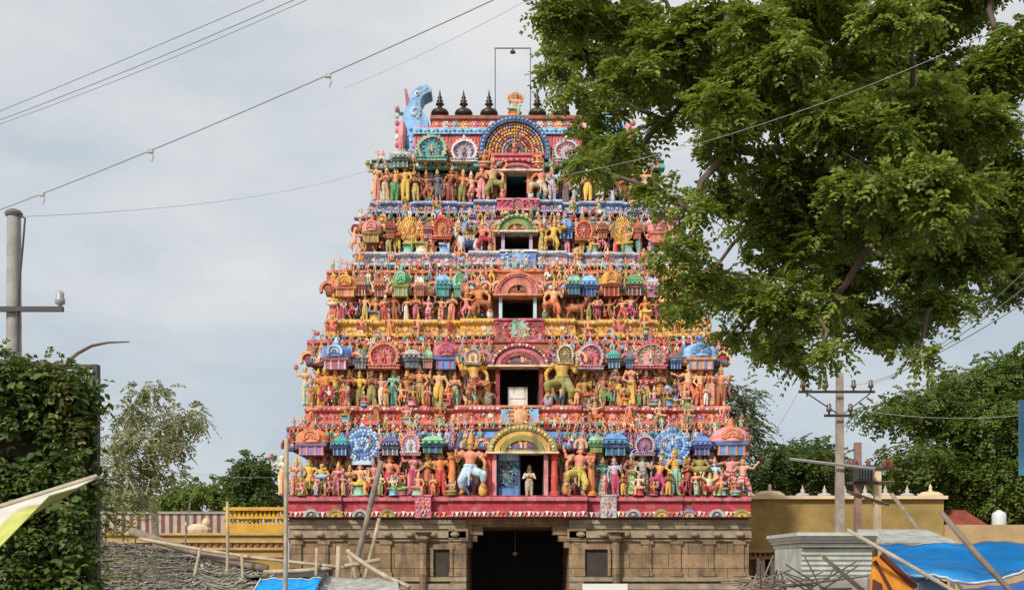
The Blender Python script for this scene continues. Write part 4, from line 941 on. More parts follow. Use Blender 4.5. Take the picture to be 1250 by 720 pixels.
# smaller figures standing on each cornice between the shrine roofs
SP = ['crouching', 'cross-legged', 'seated', 'blessing', 'crouching', 'praying', 'haloed']
for T, xs, h, nm in ((TIERS[0], [402, 429, 462, 491, 516, 548, 560, 697, 712, 740, 770, 802, 838, 868, 912, 352], 24, 'lowest cornice'), (TIERS[1], [391, 427, 454, 486, 512, 531, 562, 704, 735, 759, 778, 810, 836, 872], 22, 'second cornice'),
                     (TIERS[2], [430, 452, 476, 502, 528, 586, 682, 690, 732, 758, 785, 806], 22, 'third cornice'), (TIERS[3], [468, 486, 516, 556, 586, 676, 702, 726, 746, 770, 790], 18, 'fourth cornice')):
    z = T['Z'](T['cb']) + (T['Z'](T['ct']) - T['Z'](T['cb'])) * .55
    row(T, auto(xs, h, 2, SP), T['cb'], 'the ' + nm, 'small figures on the ' + nm, dy=.26, floor=T['Z'](T['cb']) + .0)
row(TIERS[0], auto([370, 386, 403, 419, 450, 466, 482, 512, 530, 550, 762, 778, 796, 815, 832, 848, 864, 881, 898], 27, 3, ['crouching', 'cross-legged', 'praying', 'dancing', 'seated', 'offering', 'haloed']), 605, 'front edge, lowest ledge', 'small figures along the front edge of the lowest ledge', dy=-.10)
row(TIERS[1], auto([380, 404, 418, 446, 474, 489, 504, 524, 546, 702, 724, 744, 763, 781, 798, 816, 834, 860], 26, 3, ['crouching', 'cross-legged', 'praying', 'dancing', 'seated', 'offering', 'haloed']), 496, 'front edge, second ledge', 'small figures along the front edge of the second ledge', dy=-.10)
BN = ['', 'red band', 'yellow band', 'lilac band', 'blue band']
for k in range(1, 5):
    T = TIERS[k]; bh = T['pb'] - T['pt']; xs = [CX + s * f * T['hw'] for s in (-1, 1) for f in ((.96, .80, .66, .52, .36) if k < 3 else (.95, .76, .55, .36))]
    l = auto(xs, bh * 1.12, 1.5, ['cross-legged', 'crouching', 'seated', 'blessing', 'haloed', 'praying'])
    if k in (1, 2): l = [(q[0], q[1], q[2], rs_.choice(['salmon', 'peach', 'orange', 'flesh', 'pink']), rs_.choice([c for c in ('orange', 'red', 'gold', 'rose', 'salmon', 'olive', 'white')])) for q in l]
    l = [q if q[3] != q[4] else (*q[:4], 'crimson') for q in l]
    row(T, l, T['pb'] - bh * .1, BN[k] + ' corbels', 'figures on the corbels of the ' + BN[k], dy=-.30)
    for q in l:
        p = onfront(T, q[0], T['pb'] - bh * .1, -.30); b = MB(); b.box(p.x - .2, p.x + .2, p.y - .2, p.y + .32, p.z - .10, p.z); b.box(p.x - .14, p.x + .14, p.y - .1, p.y + .32, p.z - .2, p.z - .101); part('corbel', b, pm(T['col'][1]), tower)
for k, T in enumerate(TIERS):
    for s, side in ((-1, 'left'), (1, 'right')):
        for j, nm in enumerate(('front-most', 'second', 'third')):
            q = auto([0], (46, 44, 32, 30, 40)[k], 2)[0]
            statue(q[2], Vector((T['cx'] + s * (T['hx'] - .22), T['Y'] + .9 + j * 1.1, T['Z'](T['pt']))), q[1] * T['m'] / 1.15, q[3], q[4], '%s on %s side, %s ledge' % (nm, side, T['name']), 'painted figures on the tower sides', rz=s * R(80))
T = TIERS[4]
for px, nm, sk, cl in ((500, 'left', 'orange', 'yellow'), (591, 'middle left', 'orange', 'gold'), (656, 'middle right', 'orange', 'gold'), (750, 'right', 'salmon', 'mint')):
    p = onfront(T, px, 207, .1); statue('cross-legged', p, 24 * T['m'], sk, cl, 'at %s foot of the barrel roof' % nm, 'seated figures at the foot of the roof', 'gold', 'rose')
statue('haloed', Vector((Xt(628), YC - .28, Zt(136) - .01)), 36 * m / 1.05, 'peach', 'mint', 'on the roof ridge between dark finials', None, 'gold', 'orange')
T = TIERS[0]; statue('praying', Vector((T['X'](646), T['Y'] + .45, T['Z'](605))), 40 * T['m'] / 1.15, 'cream', 'grey', 'standing in the dark lowest opening', None, 'cream', 'grey')
print('statues', n_stat)
from mathutils import noise as mnoise
# ------------------------------------------------------------------ foliage
random.seed(23)
def leaf_mesh(name, base, axis, nrm, ln, wd, mats):
    """one folded leaf (two quads sharing the midrib) per entry"""
    n = len(base); side = np.cross(axis, nrm); side /= np.linalg.norm(side, axis=1, keepdims=True) + 1e-9
    up = np.cross(side, axis)
    l = ln[:, None]; w_ = wd[:, None]
    v = np.empty((n, 6, 3))
    v[:, 0] = base; v[:, 3] = base + axis * l - up * l * .08
    v[:, 1] = base + axis * l * .35 + side * w_ + up * w_ * .35; v[:, 5] = base + axis * l * .35 - side * w_ + up * w_ * .35
    v[:, 2] = base + axis * l * .72 + side * w_ * .75 + up * w_ * .2; v[:, 4] = base + axis * l * .72 - side * w_ * .75 + up * w_ * .2
    me = bpy.data.meshes.new(name); me.vertices.add(n * 6); me.vertices.foreach_set('co', v.reshape(-1).astype('f'))
    idx = (np.arange(n)[:, None] * 6 + np.array([0, 1, 2, 3, 0, 3, 4, 5])[None]).reshape(-1)
    me.loops.add(n * 8); me.loops.foreach_set('vertex_index', idx.astype('i'))
    me.polygons.add(n * 2); me.polygons.foreach_set('loop_start', (np.arange(n * 2) * 4).astype('i'))
    for mt in mats: me.materials.append(mt)
    me.update(calc_edges=True); return me
def unit(a): return a / (np.linalg.norm(a, axis=1, keepdims=True) + 1e-9)
def sprays(lobes, per, spray_l, pairs, leaf_l, leaf_w, droop=.35, fill=.55, jitter=.5):
    """lobes: (centre xyz, radii xyz); returns leaf arrays; sprays sit through the outer part of each lobe"""
    B, Ax, N_, Ln, Wd = [], [], [], [], []
    for c, r in lobes:
        c = np.array(c); r = np.array(r)
        n = max(4, int(per * r[0] * r[2]))
        d = unit(rng.normal(size=(n, 3))); rad = fill + (1.08 - fill) * rng.random((n, 1)) ** .8
        p = c + d * r * rad
        out_ = unit(d * np.array([1, 1, .35]) + rng.normal(size=(n, 3)) * jitter - np.array([0, 0, droop]))
        nr = unit(np.array([0, 0, 1.0]) + d * .45 + rng.normal(size=(n, 3)) * .25); sd = unit(np.cross(out_, nr)); nr = np.cross(sd, out_)
        sl = spray_l * (.6 + .8 * rng.random((n, 1)))
        for k in range(pairs):
            t = (k + .6) / pairs
            pos = p + out_ * sl * t - np.array([0, 0, 1]) * (sl * t * t * .35)
            for s in (-1, 1):
                ax = unit(sd * s * .85 + out_ * .6 + rng.normal(size=(n, 3)) * .16 - np.array([0, 0, .22]))
                B.append(pos); Ax.append(ax); N_.append(unit(nr + rng.normal(size=(n, 3)) * .2))
                f = (1 - .45 * abs(t - .45)) * (.8 + .4 * rng.random(n)); Ln.append(leaf_l * f); Wd.append(leaf_w * f)
    return np.concatenate(B), np.concatenate(Ax), np.concatenate(N_), np.concatenate(Ln), np.concatenate(Wd)
bark = plain('bark', (.15, .105, .075), .9, .4, 5, bmp=.8); pale_bark = plain('pale_bark', (.44, .38, .29), .85, .3, 6, bmp=.5); pink_bark = plain('pink_bark', (.13, .085, .065), .85, .35, 4, bmp=.6)
def tree(name, label, base, lobes, mat, per, spray_l, pairs, leaf_l, leaf_w, trunk_r, fork_z, bark_m, group=None, droop=.35, fill=.55, limbs=None, cat='tree', sub=None):
    base = Vector(base); t = thing(name, label, cat, base, group)
    fork = Vector((base.x * 1.0, base.y, fork_z)); tgt = Vector(np.mean([l[0] for l in lobes], axis=0)); fork += (Vector((tgt.x, tgt.y, 0)) - Vector((base.x, base.y, 0))) * .12
    b = MB(); mid = base.lerp(fork, .5) + Vector((trunk_r * .6, 0, 0))
    b.tube([base - Vector((0, 0, .1)), base + Vector((0, 0, .3)), mid, fork, fork + (tgt - fork).normalized() * trunk_r], [trunk_r * 1.5, trunk_r * 1.1, trunk_r * .9, trunk_r * .8, trunk_r * .6], 10)
    part('trunk', b, bark_m, t, True)
    # each lobe's branch forks off its nearest neighbour closer to the trunk; thickness follows what hangs beyond it
    nodes_ = [fork] + [Vector(l[0]) - Vector((0, 0, -l[1][2] * .15)) for l in lobes]; order_ = sorted(range(1, len(nodes_)), key=lambda i_: (nodes_[i_] - fork).length)
    par = {}; done = [0]
    for i_ in order_:
        par[i_] = min(done, key=lambda q: (nodes_[q] - nodes_[i_]).length + .25 * (nodes_[q] - fork).length + (1.5 * trunk_r if q == 0 else 0)); done.append(i_)
    cnt = {i_: 1 for i_ in range(len(nodes_))}
    for i_ in reversed(order_): cnt[par[i_]] += cnt[i_]
    rad_ = lambda i_: trunk_r * .40 * math.sqrt(cnt[i_] / len(nodes_)) + trunk_r * .012
    b = MB(); first = []
    for i_ in order_:
        p_, c = nodes_[par[i_]], nodes_[i_]; d = c - p_; r1 = rad_(i_); r0 = min(rad_(par[i_]), r1 * 1.35) if par[i_] else r1 * 1.4
        m1 = p_.lerp(c, .35) + Vector((random.uniform(-.08, .08), random.uniform(-.08, .08), random.uniform(.0, .12))) * d.length; m2 = p_.lerp(c, .7) + Vector((random.uniform(-.08, .08), random.uniform(-.08, .08), random.uniform(.0, .1))) * d.length
        tgt_ = b
        if par[i_] == 0: tgt_ = MB()
        tgt_.tube([p_, m1, m2, c], [r0, r0 * .8 + r1 * .2, r0 * .3 + r1 * .7, r1 * .8], 7)
        if par[i_] == 0: part('limb', tgt_, bark_m, t, True)
        r = lobes[i_ - 1][1]
        for q in range(5):
            e = c + Vector((random.uniform(-1, 1) * r[0], random.uniform(-1, 1) * r[1], random.uniform(-.3, .9) * r[2])) * .8
            st = m2.lerp(c, random.random()); b.tube([st, st.lerp(e, .5) + Vector((0, 0, .03)), e], [trunk_r * .022, trunk_r * .015, trunk_r * .006], 5)
    part('branches', b, bark_m, t, True)
    B, Ax, N_, Ln, Wd = sprays(sub(lobes) if sub else lobes, per, spray_l, pairs, leaf_l, leaf_w, droop, fill)
    put('crown', leaf_mesh('crown', B - np.array(base), Ax, N_, Ln, Wd, [mat]), t)
    return t, len(B)
def L3(lst, Y, dy, thick=.9):
    o = []
    for q in lst:
        px, py, rx, ry = q[:4]; y = Y + (q[4] if len(q) > 4 else random.uniform(-dy, dy)); c = P(px, py, y); k = y / F
        o.append((tuple(c), (rx * k, max(rx, ry) * k * thick, ry * k)))
    return o

# --- big tree overhanging from the right
NEAR = [(1430,50,90,70),(1500,180,80,60),(1440,-70,90,60),(1570,80,90,70),(1560,-40,90,60),(1000,232,58,36),(1010,288,50,32),(1062,168,56,36),(1112,132,56,36),(1044,268,48,30),(1094,275,40,28),(930,268,38,26),(880,130,36,24),(960,75,50,34),(800,95,40,26),(1120,190,50,34),(1180,290,50,30),(1060,130,44,30),(880,20,40,24),(1100,20,50,30),(1190,180,50,36),(664,14,20,18),(712,14,45,28),(680,86,26,15),(716,72,42,26),(704,116,26,12),(775,40,55,45),(770,98,46,32),(744,132,28,13),(722,172,30,14),(756,176,28,14),(714,205,26,10),(772,196,14,9),(744,214,20,9),
 (812,150,26,10),(835,55,60,50),(855,120,46,34),(892,180,34,34),(905,60,60,52),(935,130,60,46),(884,240,38,20),(812,240,38,9),(850,262,34,11),(795,232,16,6),(838,304,30,20),(850,345,34,22),(838,376,26,12),(886,350,42,26),(955,215,54,44),(965,300,54,38),
 (932,362,48,30),(905,408,28,12),(944,420,46,22),(976,450,16,20),(1004,385,48,34),(1004,428,24,18),(1034,325,54,44),(1062,388,46,30),(1104,398,42,24),(1120,434,16,10),(1150,372,42,22),(1112,325,54,40),(1184,325,46,34),(1236,350,36,24),
 (1002,165,62,52),(1052,80,70,60),(1072,228,66,50),(1150,150,70,60),(1152,245,62,48),(1222,232,56,54),(1226,80,64,62),(1142,30,70,52),(985,28,70,50),(1262,300,50,44),(1330,140,90,80),(1340,290,70,60),(1210,-70,110,60),(1040,-70,100,50),(880,-60,90,40),(740,-45,70,35)]
def clumps(lst, n, k, flat):
    o = []
    for c, r in lst:
        for i in range(n):
            d = Vector(rng.normal(size=3)).normalized(); q = random.uniform(.35, .85); f = k * random.uniform(.7, 1.25)
            o.append(((c[0] + d.x * r[0] * q, c[1] + d.y * r[1] * q, c[2] + d.z * r[2] * q), (r[0] * f, max(r) * f, min(r[2], r[0]) * f * flat)))
    return o
green1 = leafmat('leaf_green', (.055,.098,.014), (.33,.385,.07), .42)
t1, n1_ = tree('rain_tree', 'large spreading green tree with feathery leaves overhanging from the right', (8.6, 13.6, 0), L3(NEAR, 13.2, 1.9), green1, 2100, .19, 5, .075, .021, .30, 8.4, pink_bark, fill=.45, droop=.05, sub=lambda l: clumps(l, 8, .44, .66))
# --- trees further off
dark = leafmat('leaf_dark', (.018,.038,.010), (.075,.115,.020), .25); olive = leafmat('leaf_olive', (.13,.13,.06), (.34,.33,.17), .35); mid = leafmat('leaf_mid', (.04,.085,.012), (.17,.24,.04), .3); greyg = leafmat('leaf_grey', (.05,.07,.04), (.17,.20,.12), .25)
mid2 = leafmat('leaf_shade', (.030,.062,.010), (.13,.19,.03), .3)
FAR = [(1086,503,40,12),(1130,490,44,16),(1190,470,50,24),(1245,455,46,28),(1150,515,48,14),(1212,518,54,34),(1118,556,42,15),(1088,578,28,12),(1170,566,48,28),(1238,580,46,40),(1186,608,40,24),(1240,630,40,30),(1130,592,34,14),(1290,520,60,60)]
tree('shade_tree', 'dark layered shade tree standing behind the ochre building on the right', P(1205, 690, 60).to_tuple()[:2] + (0,), L3(FAR, 60, 2.5), mid2, 230, .8, 5, .22, .07, .5, 5.6, bark, fill=.35)
tree('roadside_tree', 'grey green slender tree just right of the tower', (P(908, 0, 72).x, 72, 0), L3([(905,490,24,26),(892,515,24,20),(918,520,20,18),(900,545,26,18),(885,470,12,12)], 72, 2), greyg, 70, .9, 5, .28, .09, .3, 9, bark, fill=.3)
tree('roadside_tree', 'low dark spreading tree behind the utility pole on the right', (P(965, 0, 80).x, 80, 0), L3([(950,555,30,14),(985,548,34,12),(1010,562,28,16),(940,578,34,16),(990,580,40,18),(1040,590,40,16)], 80, 3), dark, 120, 1.0, 5, .30, .10, .4, 7.5, bark, fill=.3)
tree('eucalyptus_tree', 'thin airy eucalyptus with pale trunk left of the tower', (P(189, 0, 36).x, 36, 0), L3([(186,478,24,16),(160,503,26,16),(214,506,30,13),(242,508,11,16),(182,540,36,20),(150,538,22,20),(146,570,22,24),(215,540,22,14),(188,575,34,20),(205,520,26,14),(165,600,30,16)], 36, 1.0), olive, 210, .42, 5, .17, .034, .14, 5.0, pale_bark, fill=.15, droop=.7)
tree('bushy_tree', 'low bright green bushy tree behind the striped wall', (P(255, 0, 75).x, 75, 0), L3([(235,602,34,16),(268,600,36,18),(300,606,30,14),(215,612,24,12)], 75, 3), mid, 120, .8, 5, .26, .09, .3, 5.5, bark, fill=.3)
tree('bushy_tree', 'dark rounded tree touching the left edge of the tower', (P(310, 0, 70).x, 70, 0), L3([(308,566,20,14),(318,582,24,18),(296,588,20,14),(322,604,26,18)], 70, 2), dark, 120, .8, 5, .26, .09, .3, 7, bark, fill=.3)
tree('bushy_tree', 'hazy low tree on the skyline between eucalyptus and striped wall', (P(150, 0, 95).x, 95, 0), L3([(140,612,40,20),(180,618,40,16),(110,610,40,24),(225,598,20,8)], 95, 3), greyg, 22, 1.0, 4, .5, .15, .3, 6, bark, fill=.3)

# ------------------------------------------------------------------ left foreground: hoarding under creeper, pole, awning, thatch, bamboo
rusty = plain('rusty_steel', (.10, .075, .06), .8, .4, 6); concrete = plain('concrete', (.36, .345, .33), .85, .25, 4, bmp=.4); iron = plain('dark_iron', (.05, .05, .055), .6, .3, 6)
Yh = 11.0
hd_ = thing('hoarding', 'tall hoarding on a dark steel post, smothered in creeper at the left edge', 'hoarding', (P(60, 0, Yh).x, Yh, 0))
q = MB(); q.box(P(-120, 0, Yh).x, P(115, 0, Yh).x, Yh + .02, Yh + .07, .6, P(0, 466, Yh).z); part('board', q, rusty, hd_)
q = MB(); x = P(117, 0, Yh).x; q.box(x - .022, x + .022, Yh - .03, Yh + .06, 0, P(0, 445, Yh).z); part('post', q, iron, hd_)
q = MB(); q.box(P(-120, 0, Yh).x, x - .03, Yh - .02, Yh + .08, P(0, 449, Yh).z, P(0, 445, Yh).z); part('top_rail', q, rusty, hd_)
q = MB(); z = P(0, 504, Yh).z; q.box(x + .024, x + .07, Yh - .02, Yh + .03, z - .015, z + .025); part('bracket', q, iron, hd_)
creep = thing('creeper', 'dense green creeper hanging over the hoarding at the left edge', 'creeper', (P(60, 0, Yh).x, Yh - .3, 0))
CL = [(12,442,34,16),(46,448,26,14),(72,455,22,16),(100,474,12,20),(99,520,12,30),(98,600,12,40),(98,680,12,40),(8,452,40,24),(48,456,34,20),(92,466,22,16),(20,505,46,36),(78,512,36,34),(-30,480,40,40),(20,575,48,38),(84,570,32,36),(30,640,56,40),(88,640,32,40),(20,700,50,40),(84,705,36,40),(-40,600,50,60),(-40,700,50,60),(10,770,60,50),(85,775,36,50)]
lb = [(c, (r[0], .28, r[2])) for c, r in L3(CL, Yh - .22, .08)]
lb2 = clumps(lb, 7, .42, .8); B, Ax, N_, Ln, Wd = sprays(lb2, 2600, .17, 3, .06, .02, .45, .35)
put('leaves', leaf_mesh('leaves', B - np.array((P(60, 0, Yh).x, Yh - .3, 0)), Ax, N_, Ln, Wd, [leafmat('leaf_creeper', (.024,.050,.012), (.15,.20,.045), .25)]), creep)
B, Ax, N_, Ln, Wd = sprays(clumps(lb, 4, .5, .8), 420, .2, 2, .105, .036, .6, .7)
put('broad_leaves', leaf_mesh('broad_leaves', B - np.array((P(60, 0, Yh).x, Yh - .3, 0)), Ax, N_, Ln, Wd, [leafmat('leaf_broad', (.03,.06,.015), (.13,.20,.05), .3)]), creep)
dl = [(c, r) for c, r in clumps(lb, 3, .22, .8)]; B, Ax, N_, Ln, Wd = sprays(dl, 900, .16, 3, .055, .018, .6, .6)
put('dry_leaves', leaf_mesh('dry_leaves', B - np.array((P(60, 0, Yh).x, Yh - .3, 0)), Ax, N_, Ln, Wd, [leafmat('leaf_dry', (.10,.065,.02), (.30,.26,.09), .2)]), creep)
q = MB()
for i in range(14):
    xx = P(random.uniform(-90, 110), 0, Yh).x; q.tube([(xx, Yh - .1, 0), (xx + random.uniform(-.2, .2), Yh - .15, 2), (xx + random.uniform(-.3, .3), Yh - .1, 4.2)], [.03, .02, .012], 5)
part('stem', q, bark, creep)
shr_m = leafmat('leaf_shrub', (.05,.075,.015), (.24,.25,.07), .3)
for lab, px, Y, lob in (('yellow green shrub beside the hoarding post, above the thatch', 140, 26, [(128,636,22,20),(152,626,20,14),(112,650,18,24),(168,640,16,12)]), ('dull green scrambling plant on the thatch below the hoarding', 140, 18, [(122,690,18,22),(150,704,22,14),(196,700,18,10),(170,682,14,8)])):
    b0 = (P(px, 0, Y).x, Y, 0); sh_ = thing('shrub', lab, 'shrub', b0); l_ = L3(lob, Y, .3); B, Ax, N_, Ln, Wd = sprays(l_, 160 if Y > 20 else 330, .22, 4, .11 if Y > 20 else .075, .03 if Y > 20 else .02, .2, .3)
    put('leaves', leaf_mesh('leaves', B - np.array(b0), Ax, N_, Ln, Wd, [shr_m]), sh_); q = MB()
    for c, r in l_: q.tube([b0, Vector(b0).lerp(Vector(c), .6) + Vector((0, 0, .2)), c], [.035, .025, .012], 5)
    part('stems', q, bark, sh_)
q = MB(); pts = [P(70, 470, 11.3), P(84, 440, 11.3), P(95, 431, 11.3), P(112, 422, 11.3), P(132, 418, 11.3), P(158, 417, 11.3)]
q.tube(pts, [.022, .018, .016, .014, .011, .006], 6)
solo('dry_branch', q, bark, pts[0], 'bare thin curved branch poking out above the hoarding creeper', 'branch')
# pole
Yp = 22.0; xp = P(17, 0, Yp).x
pole = thing('utility_pole', 'round grey concrete utility pole rising behind the creeper at far left', 'utility pole', (xp, Yp, 0))
q = MB(); q.lathe([(.17, 0), (.125, P(0, 264, Yp).z), (.125, P(0, 262, Yp).z)], (xp, Yp, 0), 16); part('shaft', q, concrete, pole, True)
q = MB(); q.lathe([(.15, 0), (.165, .05), (.13, .10), (.06, .13)], (xp, Yp, P(0, 264, Yp).z), 14); part('pole_cap', q, plain('cap_grey', (.14,.14,.15), .7), pole)
za = P(0, 380, Yp).z; q = MB(); q.box(P(-60, 0, Yp).x, P(82, 0, Yp).x, Yp - .23, Yp - .15, za - .045, za + .045); part('crossarm', q, iron, pole)
q = MB(); q.lathe([(.03, -.05), (.035, .05), (.09, .08), (.095, .16), (.07, .2), (.08, .26), (.04, .32)], (P(78, 0, Yp).x, Yp - .19, za + .02), 12); part('insulator', q, plain('porcelain', (.35, .34, .34), .3, .1), pole, True)
q = MB(); q.tube([(xp + .12, Yp - .06, P(0, 264, Yp).z), (xp + .24, Yp - .08, P(0, 268, Yp).z), (xp + .21, Yp - .1, P(0, 300, Yp).z), (xp + .15, Yp - .14, P(0, 355, Yp).z), (xp + .14, Yp - .15, P(0, 430, Yp).z)], .02, 6); part('down_lead', q, iron, pole)
# awning corner
aw = MB(); Ya = 6.2
cl_ = plain('awning_cloth', (.42, .42, .30), .8, .25, 7)
A_, B_, C_, D_ = P(-60, 640, 6.4), P(118, 584, 6.9), P(60, 606, 6.0), P(-60, 730, 5.2)
nx = 12
for i in range(nx):
    t0, t1 = i / nx, (i + 1) / nx
    u0, u1 = A_.lerp(B_, t0), A_.lerp(B_, t1); d0, d1 = D_.lerp(C_, t0), D_.lerp(C_, t1)
    s0, s1 = Vector((0, 0, -.03 * math.sin(t0 * 9))), Vector((0, 0, -.03 * math.sin(t1 * 9)))
    for m_i, (p_, q_, r__, s__) in enumerate(((u0, u1, u1.lerp(d1, .45) + s1, u0.lerp(d0, .45) + s0), (u0.lerp(d0, .45) + s0, u1.lerp(d1, .45) + s1, d1, d0))):
        up = Vector((0, 0, .006)); aw.add([p_, q_, r__, s__, p_ + up, q_ + up, r__ + up, s__ + up], [(0, 1, 2, 3), (7, 6, 5, 4), (0, 4, 5, 1), (2, 6, 7, 3), (1, 5, 6, 2), (3, 7, 4, 0)], m_i)
awn = thing('awning', 'pale cloth awning with a yellow green lower strip at the left edge', 'awning', (A_.x, A_.y, 0)); part('cloth', aw, [plain('pale_canvas', (.55, .53, .45), .85), plain('lime_canvas', (.46, .48, .12), .85)], awn)
q = MB(); q.tube([A_ + Vector((0, 0, .012)), B_ + Vector((0, 0, .012))], .018, 6); part('edge_pole', q, pale_bark, awn)
q = MB(); q.tube([(A_.x, A_.y, 0), A_], .03, 7); part('post', q, pale_bark, awn)

def thatch(mb, a, b_, c, d, n, ln=.8, wd=.022):
    """strands on the slope a-b (ridge) to d-c (eave)"""
    a, b_, c, d = map(Vector, (a, b_, c, d)); down = ((d - a) + (c - b_)).normalized(); al = (b_ - a).normalized(); nr = al.cross(down); nr = nr if nr.z > 0 else -nr
    mb.add([a, b_, c, d, a - nr * .12, b_ - nr * .12, c - nr * .12, d - nr * .12], [(0, 1, 2, 3), (7, 6, 5, 4), (0, 4, 5, 1), (1, 5, 6, 2), (2, 6, 7, 3), (3, 7, 4, 0)], 0)
    for i in range(n):
        u, v = random.random(), random.random() ** .9
        p = a.lerp(b_, u).lerp(d.lerp(c, u), v) + nr * random.uniform(.0, .05)
        dr = (down + al * random.gauss(0, .35) + nr * random.uniform(-.01, .07)).normalized(); s = dr.cross(nr).normalized() * wd * random.uniform(.5, 1.5); l = ln * random.uniform(.5, 1.3)
        mb.add([p - s, p + s, p + dr * l + s * .4 + nr * .02, p + dr * l - s * .4 + nr * .02], [(0, 1, 2, 3)], random.choice([0, 1, 1, 2, 2, 3]))
th_m = [plain('thatch_dark', (.13, .11, .085), .95), plain('thatch_grey', (.33, .30, .25), .95), plain('thatch_straw', (.50, .44, .34), .95), plain('thatch_green', (.24, .25, .14), .95)]
bam = plain('bamboo', (.42, .34, .23), .6, .35, 5); bam_d = plain('weathered_wood', (.24, .19, .15), .85, .35, 5)
def ground_post(p, q_):      # extend p->q down to the ground
    p, q_ = Vector(p), Vector(q_); d = q_ - p
    return p + d * (p.z / -d.z)
def shed(label, rid0, rid1, ev0, ev1, n, posts=True, mats=th_m):
    t = thing('thatched_shed', label, 'shed', ((rid0.x + ev1.x) / 2, (rid0.y + ev1.y) / 2, 0)); b = MB(); thatch(b, rid0, rid1, ev1, ev0, n); part('roof', b, mats, t)
    for p in (rid0, rid1, ev0, ev1):
        q = MB(); q.tube([(p.x, p.y, 0), (p.x, p.y, p.z - .1)], .05, 7); part('post', q, bam_d, t)
    return t
shed('grey thatched market shed below the hoarding with a sagging roof', P(96, 656, 24), P(236, 674, 24), P(80, 742, 15.5), P(262, 738, 15.5), 5200)
shed('low thatched shed beside the blue canopy, darker and smaller', P(226, 676, 22), P(345, 700, 21), P(245, 742, 17), P(345, 738, 17), 2600)
POLES = [(278,612,277,715,20,.030,bam,'upright bamboo pole in front of the yellow wall'),(350,534,349,715,17.5,.038,bam,'tallest upright bamboo pole at the left corner of the tower'),(465,562,428,715,22,.062,bam_d,'thick dark timber leaning against the tower left side'),
 (463,632,444,712,23,.045,bam,'pale bamboo pole leaning beside the thick dark timber'),(413,666,413,712,20,.050,bam,'short pale bamboo post left of the leaning timbers'),(245,668,237,704,19,.030,bam,'short tilted stick above the thatch'),
 (295,676,296,715,19.5,.028,bam,'short thin post in front of the blue canopy'),(386,668,386,700,20,.03,bam,'thin pale post right of the blue canopy'),(425,670,437,712,20.5,.045,bam,'pale pole crossing the short bamboo post'),(232,612,222,700,26,.02,bam_d,'thin bare stick before the striped wall')]
for (x0, y0, x1, y1, Y, r, mt, lab) in POLES:
    p, q_ = P(x0, y0, Y), P(x1, y1, Y); e = ground_post(p, q_); b = MB(); n = 9
    pts = [p.lerp(e, i / n) + Vector((random.uniform(-.012, .012), 0, 0)) for i in range(n + 1)]; b.tube(pts, [r * (.8 + .3 * i / n) * (1.12 if i % 3 == 1 else 1) for i in range(n + 1)], 8)
    solo('bamboo_pole' if mt is bam else 'timber_pole', b, mt, e, lab, 'pole', 'poles in front of the tower', True)
for (x0, y0, Y0, x1, y1, Y1, r, mt, lab) in ((160, 648, 21.5, 326, 694, 20.5, .075, bam_d, 'thick grey beam lying down along the thatched roofs'), (322, 698, 20.1, 464, 683, 20.1, .04, bam, 'level bamboo rail tied between the short posts'), (170, 657, 21.0, 420, 692, 20, .03, bam, 'thin long bamboo rail lying below the grey beam'), (424, 673, 20.2, 500, 716, 19.4, .04, bam, 'bamboo pole slanting down to the right by the tower base')):
    b = MB(); p, e = P(x0, y0, Y0), P(x1, y1, Y1); n = 8; b.tube([p.lerp(e, i / n) + Vector((0, 0, -.05 * math.sin(math.pi * i / n))) for i in range(n + 1)], r, 8); solo('timber_beam' if mt is bam_d else 'bamboo_rail', b, mt, e, lab, 'pole', 'poles in front of the tower', True)

def cloth(mb, top0, top1, bot0, bot1, sag, nu=44, nv=20, th=.012, ph=0.0, wave=.05, crease=.035):
    g = []
    for j in range(nv + 1):
        for i in range(nu + 1):
            u, v = i / nu, j / nv; p = top0.lerp(top1, u).lerp(bot0.lerp(bot1, u), v)
            p = p - Vector((0, 0, sag * math.sin(math.pi * u) * math.sin(math.pi * min(1, v * .9 + .05)) + wave * math.sin(u * 9 + ph + v * 4) * v))
            nn = mnoise.noise(Vector((u * 7 + ph, v * 4, ph * 3 + top0.x))) * .8 + mnoise.noise(Vector((u * 19, v * 6 + u * 5, ph + top0.x))) * .45
            g.append(p + Vector((0, 0, nn * crease)))
    o = len(g); vs = g + [p - Vector((0, 0, th)) for p in g]; fs = []
    W = nu + 1
    for j in range(nv):
        for i in range(nu):
            a = j * W + i; fs += [(a, a + W, a + W + 1, a + 1), (o + a, o + a + 1, o + a + W + 1, o + a + W)]
    for i in range(nu): fs += [(i, i + 1, o + i + 1, o + i), (nv * W + i, o + nv * W + i, o + nv * W + i + 1, nv * W + i + 1)]
    for j in range(nv): fs += [(j * W, o + j * W, o + (j + 1) * W, (j + 1) * W), (j * W + nu, (j + 1) * W + nu, o + (j + 1) * W + nu, o + j * W + nu)]
    mb.add(vs, fs); return g, W
blue_t = plain('blue_tarpaulin', (.006, .33, .88), .8, .25, 2.5, bmp=.35); t_ = blue_t.node_tree; b_ = t_.nodes['Principled BSDF']; src_ = b_.inputs['Base Color'].links[0].from_socket; t_.links.new(mix(t_, src_, (.30, .34, .36), ramp(t_, noise(t_, 1.3, 7, rough=.7), [(.55, (0, 0, 0)), (.78, (.55, .55, .55))])), b_.inputs['Base Color']); blue_t.node_tree.nodes['Principled BSDF'].inputs['Specular IOR Level'].default_value = .12
